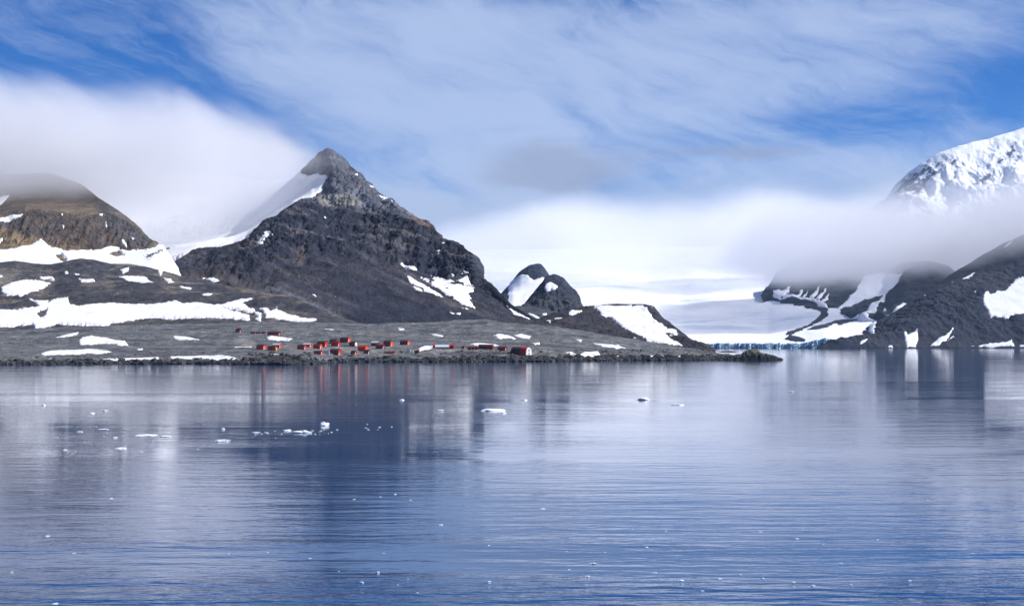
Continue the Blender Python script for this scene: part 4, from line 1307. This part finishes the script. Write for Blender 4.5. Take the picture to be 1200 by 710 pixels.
def long_house():
    g = ground(519.5, 408.6)
    mpp = g.y / F
    L, B, h = 25 * mpp, 7.0, 5.0
    t = thing('long_house', 'long white roofed building with red end bays and a blue ridge', 'building', (g.x, g.y + 3, g.z + .1), math.radians(-3), HG)
    l, b = L / 2, B / 2
    box('foundation', -l + .1, l - .1, -b + .1, b - .1, -2.0, 0, GREYC, t)
    box('wall', -l + 3, l - 5, -b, b, 0, 2.0, LILAC, t)
    for x0, x1 in ((-l, -l + 3), (l - 5, l)):
        v = [(x0, -b - .1, 0), (x1, -b - .1, 0), (x1, b, 0), (x0, b, 0), (x0, -b - .1, 3.6), (x1, -b - .1, 3.6), (x1, b, 4.6), (x0, b, 4.6), (x0, 0, 5.6), (x1, 0, 5.6)]
        e = obj('end_bay', v, [(0, 1, 2, 3), (0, 1, 5, 4), (2, 3, 7, 6), (1, 2, 6, 9, 5), (3, 0, 4, 8, 7), (4, 5, 9, 8), (6, 7, 8, 9)], RED, t)
        xm = (x0 + x1) / 2
        obj('door', *boxv(xm - .5, xm + .5, -b - .17, -b - .08, .05, 2.1), MAROON, e)
    # sloping white front roof in sheets, blue strip below the ridge
    n = 8
    xa, xb = -l + 3.05, l - 5.05
    for k in range(n):
        u0, u1 = xa + (xb - xa) * k / n + .04, xa + (xb - xa) * (k + 1) / n - .04
        v = [(u0, -b - .5, 1.9), (u1, -b - .5, 1.9), (u1, -.9, 4.6), (u0, -.9, 4.6), (u0, -b - .5, 2.05), (u1, -b - .5, 2.05), (u1, -.9, 4.75), (u0, -.9, 4.75)]
        obj('roof_sheet', v, [(0, 1, 2, 3), (4, 5, 6, 7), (0, 1, 5, 4), (1, 2, 6, 5), (2, 3, 7, 6), (3, 0, 4, 7)], WHITE, t)
    v = [(-l + 1, -.9, 4.62), (l - 2, -.9, 4.62), (l - 2, .1, 6.0), (-l + 1, .1, 6.0), (-l + 1, b + .4, 4.0), (l - 2, b + .4, 4.0)]
    v += [(p[0], p[1], p[2] - .25) for p in v]
    obj('blue_ridge', v, [(0, 1, 2, 3), (3, 2, 5, 4), (6, 7, 8, 9), (9, 8, 11, 10), (0, 1, 7, 6), (4, 5, 11, 10), (0, 3, 9, 6), (3, 4, 10, 9), (1, 2, 8, 7), (2, 5, 11, 8)], BLUE, t)
    for k in range(6):
        window(t, -l + 4.2 + k * (L - 10) / 6, .7, 1.1, .8, ('front', b))


long_house()


def arched(x0, x1, ytop, ybase, label, name, a, ratio, skin, endm, disc=None, big_door=None, cat='hangar', nrib=6):
    g = ground((x0 + x1) / 2, ybase)
    mpp = g.y / F
    ar = math.radians(a)
    W = (x1 - x0) * mpp
    L = W / (math.cos(ar) + ratio * math.sin(ar))
    B = ratio * L
    H = (ybase - ytop) * mpp
    t = thing(name, label, cat, (g.x, g.y + .35 * B, g.z + .1), -ar, HG)
    l, b = L / 2, B / 2
    n = 14
    prof = []
    for k in range(n + 1):
        an = math.pi * k / n
        prof.append((-b * math.cos(an), max(0, H * (math.sin(an) ** 0.8))))
    split = l * .25

    def shell(nm, xa, xb, mat):
        v = [(xa, p[0], p[1]) for p in prof] + [(xb, p[0], p[1]) for p in prof]
        f = [(k, k + 1, n + 2 + k, n + 1 + k) for k in range(n)] + [tuple(range(n + 1)), tuple(range(n + 1, 2 * n + 2)), (0, n, 2 * n + 1, n + 1)]
        return obj(nm, v, f, mat, t)
    shell('arched_roof', -l, split, skin)
    shell('arched_wall', split, l, endm)
    box('foundation', -l + .1, l - .1, -b + .1, b - .1, -2.2, 0.0, GREYC, t)
    for k in range(nrib):
        xa = -l + (L * .55) * (k + .5) / nrib
        v = [(xa - .12, p[0] * 1.02, p[1] * 1.02) for p in prof] + [(xa + .12, p[0] * 1.02, p[1] * 1.02) for p in prof]
        obj('rib', v, [(q, q + 1, n + 2 + q, n + 1 + q) for q in range(n)] + [tuple(range(n + 1)), tuple(range(n + 1, 2 * n + 2))], skin, t)
    if disc is not None:
        v = [(l + .003, p[0] * .93, p[1] * .95) for p in prof] + [(l + .9, p[0] * .93, p[1] * .95) for p in prof]
        e = obj('end_wall', v, [(k, k + 1, n + 2 + k, n + 1 + k) for k in range(n)] + [tuple(range(n + 1)), tuple(range(n + 1, 2 * n + 2)), (0, n, 2 * n + 1, n + 1)], disc, t)
        # dark emblem ring and mark on the white end
        R = min(b, H) * .22
        vv, ff = [], []
        m_ = 16
        for k in range(m_):
            an = 2 * math.pi * k / m_
            for r in (R, R * .6):
                for dx in (.9, 1.0):
                    vv.append((l + dx + .002, r * math.cos(an), H * .55 + r * math.sin(an)))
        for k in range(m_):
            q, w = 4 * k, 4 * ((k + 1) % m_)
            ff += [(q + 1, w + 1, w + 3, q + 3), (q, w, w + 1, q + 1), (q + 2, w + 2, w + 3, q + 3)]
        obj('emblem', vv, ff, DARKROOF, e)
        obj('door', *boxv(l + .88, l + 1.0, -b * .2, b * .2, .05, H * .28), GREYC, e)
    else:
        obj('door', *boxv(l - .02, l + .1, -b * .35, b * .35, .05, H * .6), big_door or MAROON, t)
        window(t, b * .6, H * .25, .8, .8, ('gable', l))


arched(598, 622.8, 406.6, 416, 'big dark arched hangar with red front bay and round white end', 'arched_hangar', 34, .62, DARKROOF, RED, WHITE, cat='hangar')
arched(560, 579, 403.6, 409.4, 'round roofed maroon barn below the long thin snow patch', 'round_barn', 14, .5, DARKROOF, MAROON, None, cat='barn', nrib=4)


def drums(x0, x1, y, n, r, label, mat, cat='tank', name='fuel_tank'):
    for k in range(n):
        x = x0 + (x1 - x0) * (k + .5) / n
        g = ground(x, y)
        t = thing(name, label[k], cat, (g.x, g.y, g.z + .1), math.radians(-12), 'tanks of the station')
        L = (x1 - x0) / n * g.y / F * .86
        v, f = [], []
        m_ = 12
        for j in range(m_):
            an = 2 * math.pi * j / m_
            for xx, rr in ((-L / 2 - .25, r * .6), (-L / 2, r), (L / 2, r), (L / 2 + .25, r * .6)):
                v.append((xx, rr * math.cos(an), r + .35 + rr * math.sin(an)))
        for j in range(m_):
            q, w = 4 * j, 4 * ((j + 1) % m_)
            f += [(q + i, w + i, w + i + 1, q + i + 1) for i in range(3)]
        f += [tuple(4 * j for j in range(m_)), tuple(4 * j + 3 for j in range(m_))]
        obj('shell', v, f, mat, t)
        for s_ in (-1, 1):
            box('cradle', s_ * L * .3 - .2, s_ * L * .3 + .2, -r * .8, r * .8, -1.2, .55, GREYC, t)
        box('hatch', -.35, .35, -.35, .35, 2 * r + .3, 2 * r + .65, mat, t)


drums(293, 312, 391, 3, 1.15, ['low red tank at the left of three below the small high shed', 'middle red tank of three left of the long dark red building', 'red tank nearest the long dark red building'], MAROON)
drums(548, 561, 409.6, 3, 1.5, ['leftmost maroon tank in the low row beside the round barn', 'middle maroon tank in the low row beside the round barn', 'maroon tank touching the round barn on its left'], MAROON)
drums(485.5, 491.5, 414.2, 1, 1.7, ['single dark red round tank right of the white box'], MAROON)


def container(x0, x1, y0, y1, label, mat, name='container', cat='container', stripe=None):
    g = ground((x0 + x1) / 2, y1)
    mpp = g.y / F
    L, h, b = (x1 - x0) * mpp * .92, (y1 - y0) * mpp, 2.4
    t = thing(name, label, cat, (g.x, g.y + 1.2, g.z + .12), math.radians(-12), HG)
    l = L / 2
    box('body', -l, l, -b / 2, b / 2, 0, h, mat, t)
    n = max(3, int(L / .9))
    for k in range(n):
        xx = -l + L * (k + .5) / n
        box('rib', xx - .12, xx + .12, -b / 2 - .08, -b / 2 + .01, .15, h - .15, mat, t)
    box('door', l - .01, l + .06, -b / 2 + .12, b / 2 - .12, .12, h - .12, GREYC if mat is not GREYC else WHITE, t)
    box('roof', -l - .05, l + .05, -b / 2 - .1, b / 2 + .1, h, h + .12, stripe or PALE, t)
    box('skid', -l, l, -b / 2 + .1, b / 2 - .1, -1.0, 0, GREYC, t)


container(379, 386.2, 411, 414.4, 'pale grey container with bluish roof between two waterfront huts', PALE, stripe=BLUE)
container(476, 481.2, 409.6, 413.2, 'white box standing alone between the red boat and the round tank', WHITE, stripe=WHITE)


def boat():
    g = ground(457, 414.3)
    t = thing('boat', 'long low orange red boat drawn up above the shore rocks', 'boat', (g.x, g.y + 1, g.z + .1), math.radians(-6))
    L = 13.0
    secs = [(-6.5, .25, .9), (-5.4, 1.0, .35), (-3, 1.35, .1), (0, 1.45, 0), (3, 1.3, .1), (5.2, .85, .4), (6.6, .12, 1.1)]
    v, f = [], []
    for x, w, k in secs:
        top = 2.0 + (.35 if abs(x) > 5 else 0)
        v += [(x, -w, top), (x, -w * .8, k + .5), (x, 0, k), (x, w * .8, k + .5), (x, w, top)]
    for i in range(len(secs) - 1):
        for j in range(4):
            f.append((i * 5 + j, i * 5 + j + 1, i * 5 + 6 + j, i * 5 + 5 + j))
        f.append((i * 5, i * 5 + 5, i * 5 + 9, i * 5 + 4))
    f += [(0, 1, 2, 3, 4), tuple(30 + j for j in range(5))]
    obj('hull', v, f, ORANGE, t)
    box('cabin', 2.6, 5.0, -.7, .7, 2.0, 2.9, MAROON, t)
    box('thwart', -3.4, -3.0, -1.2, 1.2, 2.0, 2.15, GREYC, t)
    for xx in (-3, 3):
        box('cradle', xx - .2, xx + .2, -1.3, 1.3, -1.0, .35, GREYC, t)


boat()


# ---------------- shore rocks
def rock_shape(rng, sx, sy, sz):
    """a broken stone, 20-ish faces"""
    bm = bmesh.new()
    bmesh.ops.create_icosphere(bm, subdivisions=1, radius=1)
    v = np.array([p.co[:] for p in bm.verts])
    f = [[q.index for q in p.verts] for p in bm.faces]
    bm.free()
    v = v * rng.uniform(.62, 1.22, (len(v), 1))
    v = v + rng.uniform(-.12, .12, v.shape)
    a = rng.uniform(0, 6.28)
    v = v @ np.array([[math.cos(a), -math.sin(a), 0], [math.sin(a), math.cos(a), 0], [0, 0, 1]])
    return v * np.array([sx, sy, sz]), np.array(f)


rng = np.random.RandomState(11)
SHX, SHY = np.array([p[0] for p in SH]), np.array([p[1] for p in SH])
RV, RF, RT, nv = [], [], [], 0
BANKTOP = np.array([[x, y] for x, y, d in bank])
for k in range(5200):
    r = rng.rand()
    if r < 0.22:
        x = rng.uniform(296, 366)
    elif r < 0.55:
        x = rng.uniform(540, 862)
    else:
        x = rng.uniform(-60, 862)
    ys = np.interp(x, SHX, SHY)
    if rng.rand() < 0.72:
        y = ys - abs(rng.normal(0, 2.4)) + .3
    else:
        y = ys - rng.uniform(0, 14)
    if 298 < x < 364 and rng.rand() < .75:
        y = ys - rng.uniform(-.2, 11) * (1 - ((x - 330) / 38) ** 2)
    y = min(y, ys - .15)
    D = None
    h = NEAR_BVH.ray_cast(Vector((0, 0, CAMH)), Vector(((x - 600) / F, 1.0, -(y - Y0) / F)).normalized())
    if h[0] is None:
        continue
    g = h[0]
    if g.z > 22:
        continue
    close = ys - y < 6 or 298 < x < 364
    s = rng.gamma(2.0, .62 if close else .30) + .4
    s = min(s, 4.2)
    sz = s * rng.uniform(.5, .95)
    v, f = rock_shape(rng, s * rng.uniform(.8, 1.6), s * rng.uniform(.7, 1.2), sz)
    v = v + np.array([g.x, g.y, g.z + sz * .15])
    RV.append(v); RF.append(f + nv); nv += len(v)
    base = rng.uniform(.026, .062) if close else rng.uniform(.06, .12)
    RT.append(np.tile(np.array([base, base * 1.04, base * 1.1]), (len(v), 1)))
o = make_mesh('shore_rocks', np.concatenate(RV), np.concatenate(RF), ROCK_NEAR, None, False, np.concatenate(RT))
o['kind'] = 'stuff'
o['label'] = 'dark broken rocks heaped along the waterline'


# ---------------- islets off the point
def islet(name, label, cx, yb, wpx, hpx, seed, prof=None):
    D = CAMH * F / (yb - Y0)
    mpp = D / F
    r = np.random.RandomState(seed)
    n, mrows = 72, 16
    W = wpx * mpp / 2
    H = hpx * mpp
    xs = np.linspace(-1, 1, n)
    pr = np.interp(xs, *zip(*(prof or [(-1, 0), (-.6, .7), (0, 1), (.6, .7), (1, 0)])))
    V = np.zeros((mrows, n, 3))
    for j in range(mrows):
        q = -1 + 2 * j / (mrows - 1)
        V[j, :, 0] = xs * W
        V[j, :, 1] = q * W * .42
        V[j, :, 2] = pr * H * np.sqrt(max(0, 1 - q * q)) * 1.1 - .5 - 1.5 * (abs(q) > .98)
    p = V.reshape(-1, 3)
    p2 = p + np.array([cx * 3.0, seed * 50.0, 0])
    d = fbm(p2, 6.0, 5, .6, seed, True) * H * .22
    p[:, 2] += d * (p[:, 2] > 0)
    p[:, 1] += fbm(p2, 5.0, 3, .6, seed + 5) * 2
    idx = np.arange(mrows * n).reshape(mrows, n)
    q = np.stack([idx[:-1, :-1], idx[:-1, 1:], idx[1:, 1:], idx[1:, :-1]], -1).reshape(-1, 4)
    t = np.tile(np.array([.034, .036, .036]), (len(p), 1))
    t = mixt(t, (.085, .082, .07), sstep(p[:, 2], H * .35, H * .9))
    o = make_mesh(name, p, q, ROCK_NEAR, None, False, t)
    o.location = ((cx - 600) * mpp, D, 0)
    o['label'] = label
    o['category'] = 'islet'
    return o


islet('islet', 'dark humped rock islet off the tip of the point', 884, 421.6, 66, 11, 3,
      [(-1, 0), (-.85, .3), (-.7, .42), (-.45, .5), (-.3, .85), (-.1, 1.0), (.08, .95), (.25, .6), (.5, .5), (.75, .3), (1, 0)])
islet('islet', 'small low dark skerry joining the point and the humped islet', 852, 421.2, 30, 6.5, 4, [(-1, .2), (-.5, .8), (0, 1), (.5, .6), (1, 0)])
islet('islet', 'thin flat skerry in the water behind the humped islet', 853, 412.4, 24, 1.4, 5)


# ---------------- floating ice
def ice_mat():
    m, t, b = new_mat('sea_ice')
    geo = t.nodes.new('ShaderNodeNewGeometry')
    pos = E(t, geo.outputs['Position'])
    x, y, z = separate(t, pos)
    n = noise(t, pos, 1.6, 4.0, .6)
    c = mixc(t, (z * 3.0 + (n - .5) * .25).step(-.1, .35), (0.45, .68, .75), (.88, .90, .91))
    t.links.new(c.k, b.inputs['Base Color'])
    b.inputs['Roughness'].default_value = .5
    nb = bump(t, n, .8, .15)
    t.links.new(nb.k, b.inputs['Normal'])
    return m


ICE = ice_mat()


def ice(x, y, w, h, label, seed, kind='lump', name='ice_floe', cat='ice floe', group=None, sub=3):
    D = CAMH * F / (y - Y0)
    mpp = D / F
    r = np.random.RandomState(seed)
    bm = bmesh.new()
    bmesh.ops.create_icosphere(bm, subdivisions=sub, radius=1)
    v = np.array([p.co[:] for p in bm.verts])
    f = np.array([[q.index for q in p.verts] for p in bm.faces])
    bm.free()
    W, H = w * mpp / 2, h * mpp * (.72 if kind == 'peak' else .5)
    off = r.uniform(-50, 50, 3)
    if kind == 'flat':
        v[:, 2] = np.sign(v[:, 2]) * np.abs(v[:, 2]) ** .4
        k = 1 + .45 * pnoise(v * 1.3 + off, seed)
        v[:, :2] *= k[:, None]
        v[:, 2] *= .8 + .4 * pnoise(v * 2.2 + off + 9, seed)
    else:
        k = 1 + .6 * pnoise(v * 1.2 + off, seed) + .35 * pnoise(v * 2.6 + off, seed + 1)
        v *= k[:, None]
        if kind == 'peak':
            v[:, 2] *= 1 + .9 * np.clip(v[:, 0] * r.choice([-1, 1]), 0, 1)
    v *= np.array([W, W * r.uniform(.55, .9), 1.0])
    zm = max(v[:, 2].max(), 1e-3)
    v[:, 2] = np.where(v[:, 2] > 0, v[:, 2] / zm * H, v[:, 2] * H * 1.2)
    o = make_mesh(name, v, f, ICE, None, False)
    o.location = ((x - 600) * mpp, D, -0.02 * H)
    o['label'] = label
    o['category'] = cat
    if group:
        o['group'] = group
    return o


G1 = 'larger ice pieces floating in the bay'
for k, (x, y, w, h, lab, kind) in enumerate([
        (260, 517, 17, 5, 'turquoise based lump of ice, the largest at the left of the dark reflection', 'lump'),
        (261, 503, 6, 3.5, 'small white ice block floating behind the turquoise based lump', 'lump'),
        (172, 510, 26, 2.2, 'long thin white floe, the longest in the left water', 'flat'),
        (194, 511.5, 13, 2.2, 'short flat floe off the right end of the long thin floe', 'flat'),
        (121, 503.5, 13, 2.4, 'flat white floe farther out behind the long thin floe', 'flat'),
        (142, 525.5, 13, 3.2, 'rounded white floe nearest the camera in the left group', 'flat'),
        (135, 513, 6, 2.6, 'small white piece left of the long thin floe', 'lump'),
        (108, 484.5, 6, 3, 'left one of two small ice blocks far out in the left water', 'lump'),
        (125, 481.5, 6, 2.4, 'right one of two small ice blocks far out in the left water', 'lump'),
        (51, 475, 5, 3, 'small upright ice block nearest the left edge of the water', 'lump'),
        (76, 527.5, 6, 2.6, 'small white piece among the dark ripples at the far left', 'lump'),
        (94, 506, 7, 2.0, 'little flat floe left of the flat white one', 'flat'),
        (300, 507, 9, 2.6, 'small low floe at the left edge of the dark mountain reflection', 'flat'),
        (381, 498.5, 10, 7, 'tall jagged ice block standing in the dark mountain reflection', 'peak'),
        (355, 507, 21, 6.5, 'broken ice floe with several humps amid small crumbs', 'lump'),
        (337, 504.5, 10, 3.2, 'white fragment touching the left side of the humped broken floe', 'lump'),
        (471, 469, 7, 2.8, 'lone small floe at the right side of the dark reflection', 'lump'),
        (516.5, 481.5, 8, 3.5, 'white ice block in the bright reflection right of the dark one', 'lump'),
        (579, 481, 27, 4.8, 'wide white humped floe right of centre, widest of the middle water', 'flat'),
        (588, 484, 9, 2.4, 'small floe just in front of the wide white humped one', 'flat'),
        (614, 469, 7, 2.2, 'small floe farther out, right of the wide white humped one', 'flat'),
        (753, 468.5, 13, 4, 'white floe with dark left side in the pale water at right', 'peak'),
        (794, 474.5, 16, 1.9, 'thin line of low ice right of the dark sided floe', 'flat'),
        (927, 459, 6, 1.6, 'tiny floe on the dark ripple line at the right', 'flat'),
        (407, 423.9, 8, 4.2, 'white stranded ice lump against the shore rocks below the station', 'lump')]):
    ice(x, y, w, h, lab, 200 + k, kind, group=G1)

r2 = np.random.RandomState(5)
G2 = 'ice crumbs around the broken floe'
for k in range(40):
    x = 345 + r2.normal(0, 1) * 26 + (r2.rand() < .4) * r2.uniform(20, 110)
    y = 506.5 - (x - 345) * .05 + r2.normal(0, 2.2)
    ice(x, y, r2.uniform(1.2, 4.0), r2.uniform(.6, 1.6), 'tiny ice crumb in the scattered band around the humped broken floe', 300 + k, 'lump', 'ice_crumb', 'ice', G2, 1)
G3 = 'ice specks on the left water'
for k in range(26):
    x = r2.uniform(60, 240); y = 508 + (x - 60) * .02 + r2.normal(0, 12)
    if k < 12:
        x = r2.uniform(50, 90); y = 531 + r2.normal(0, 2.5)
    ice(x, max(y, 470), r2.uniform(1.2, 3.2), r2.uniform(.5, 1.4), 'tiny ice speck in the left water around the long thin floe', 400 + k, 'lump', 'ice_speck', 'ice', G3, 1)
G4 = 'ice specks on the nearest water'
for k, (x, y, w) in enumerate([(130, 584, 5), (56, 628, 7), (87, 648, 5), (65, 707, 8), (363, 654, 5), (636, 596, 6), (516, 615, 6), (443, 670, 5), (424, 682, 6), (695, 660, 8), (758, 641, 6), (574, 681, 5), (688, 675, 7), (768, 671, 6), (798, 680, 7), (934, 631, 5),
                               (1028, 632, 4), (985, 660, 6), (844, 678, 6), (894, 677, 5), (930, 682, 6), (953, 686, 6), (997, 685, 5), (1066, 680, 5), (1087, 586, 4), (1140, 648, 4), (891, 623, 4), (823, 692, 5), (415, 585, 4), (446, 582, 3), (463, 579, 4), (481, 586, 4),
                               (450, 648, 4), (573, 639, 4), (664, 646, 3), (667, 667, 4), (709, 647, 3), (466, 685, 3), (489, 694, 3), (478, 678, 3), (14, 670, 4), (268, 649, 3), (314, 647, 3), (397, 669, 3), (780, 622, 4), (941, 620, 3), (742, 620, 3), (965, 638, 3), (868, 673, 3), (1175, 458, 4)]):
    ice(x, y, w * .85, w * .3, 'tiny white ice speck drifting on the open foreground water', 500 + k, 'lump', 'ice_speck', 'ice', G4, 2)
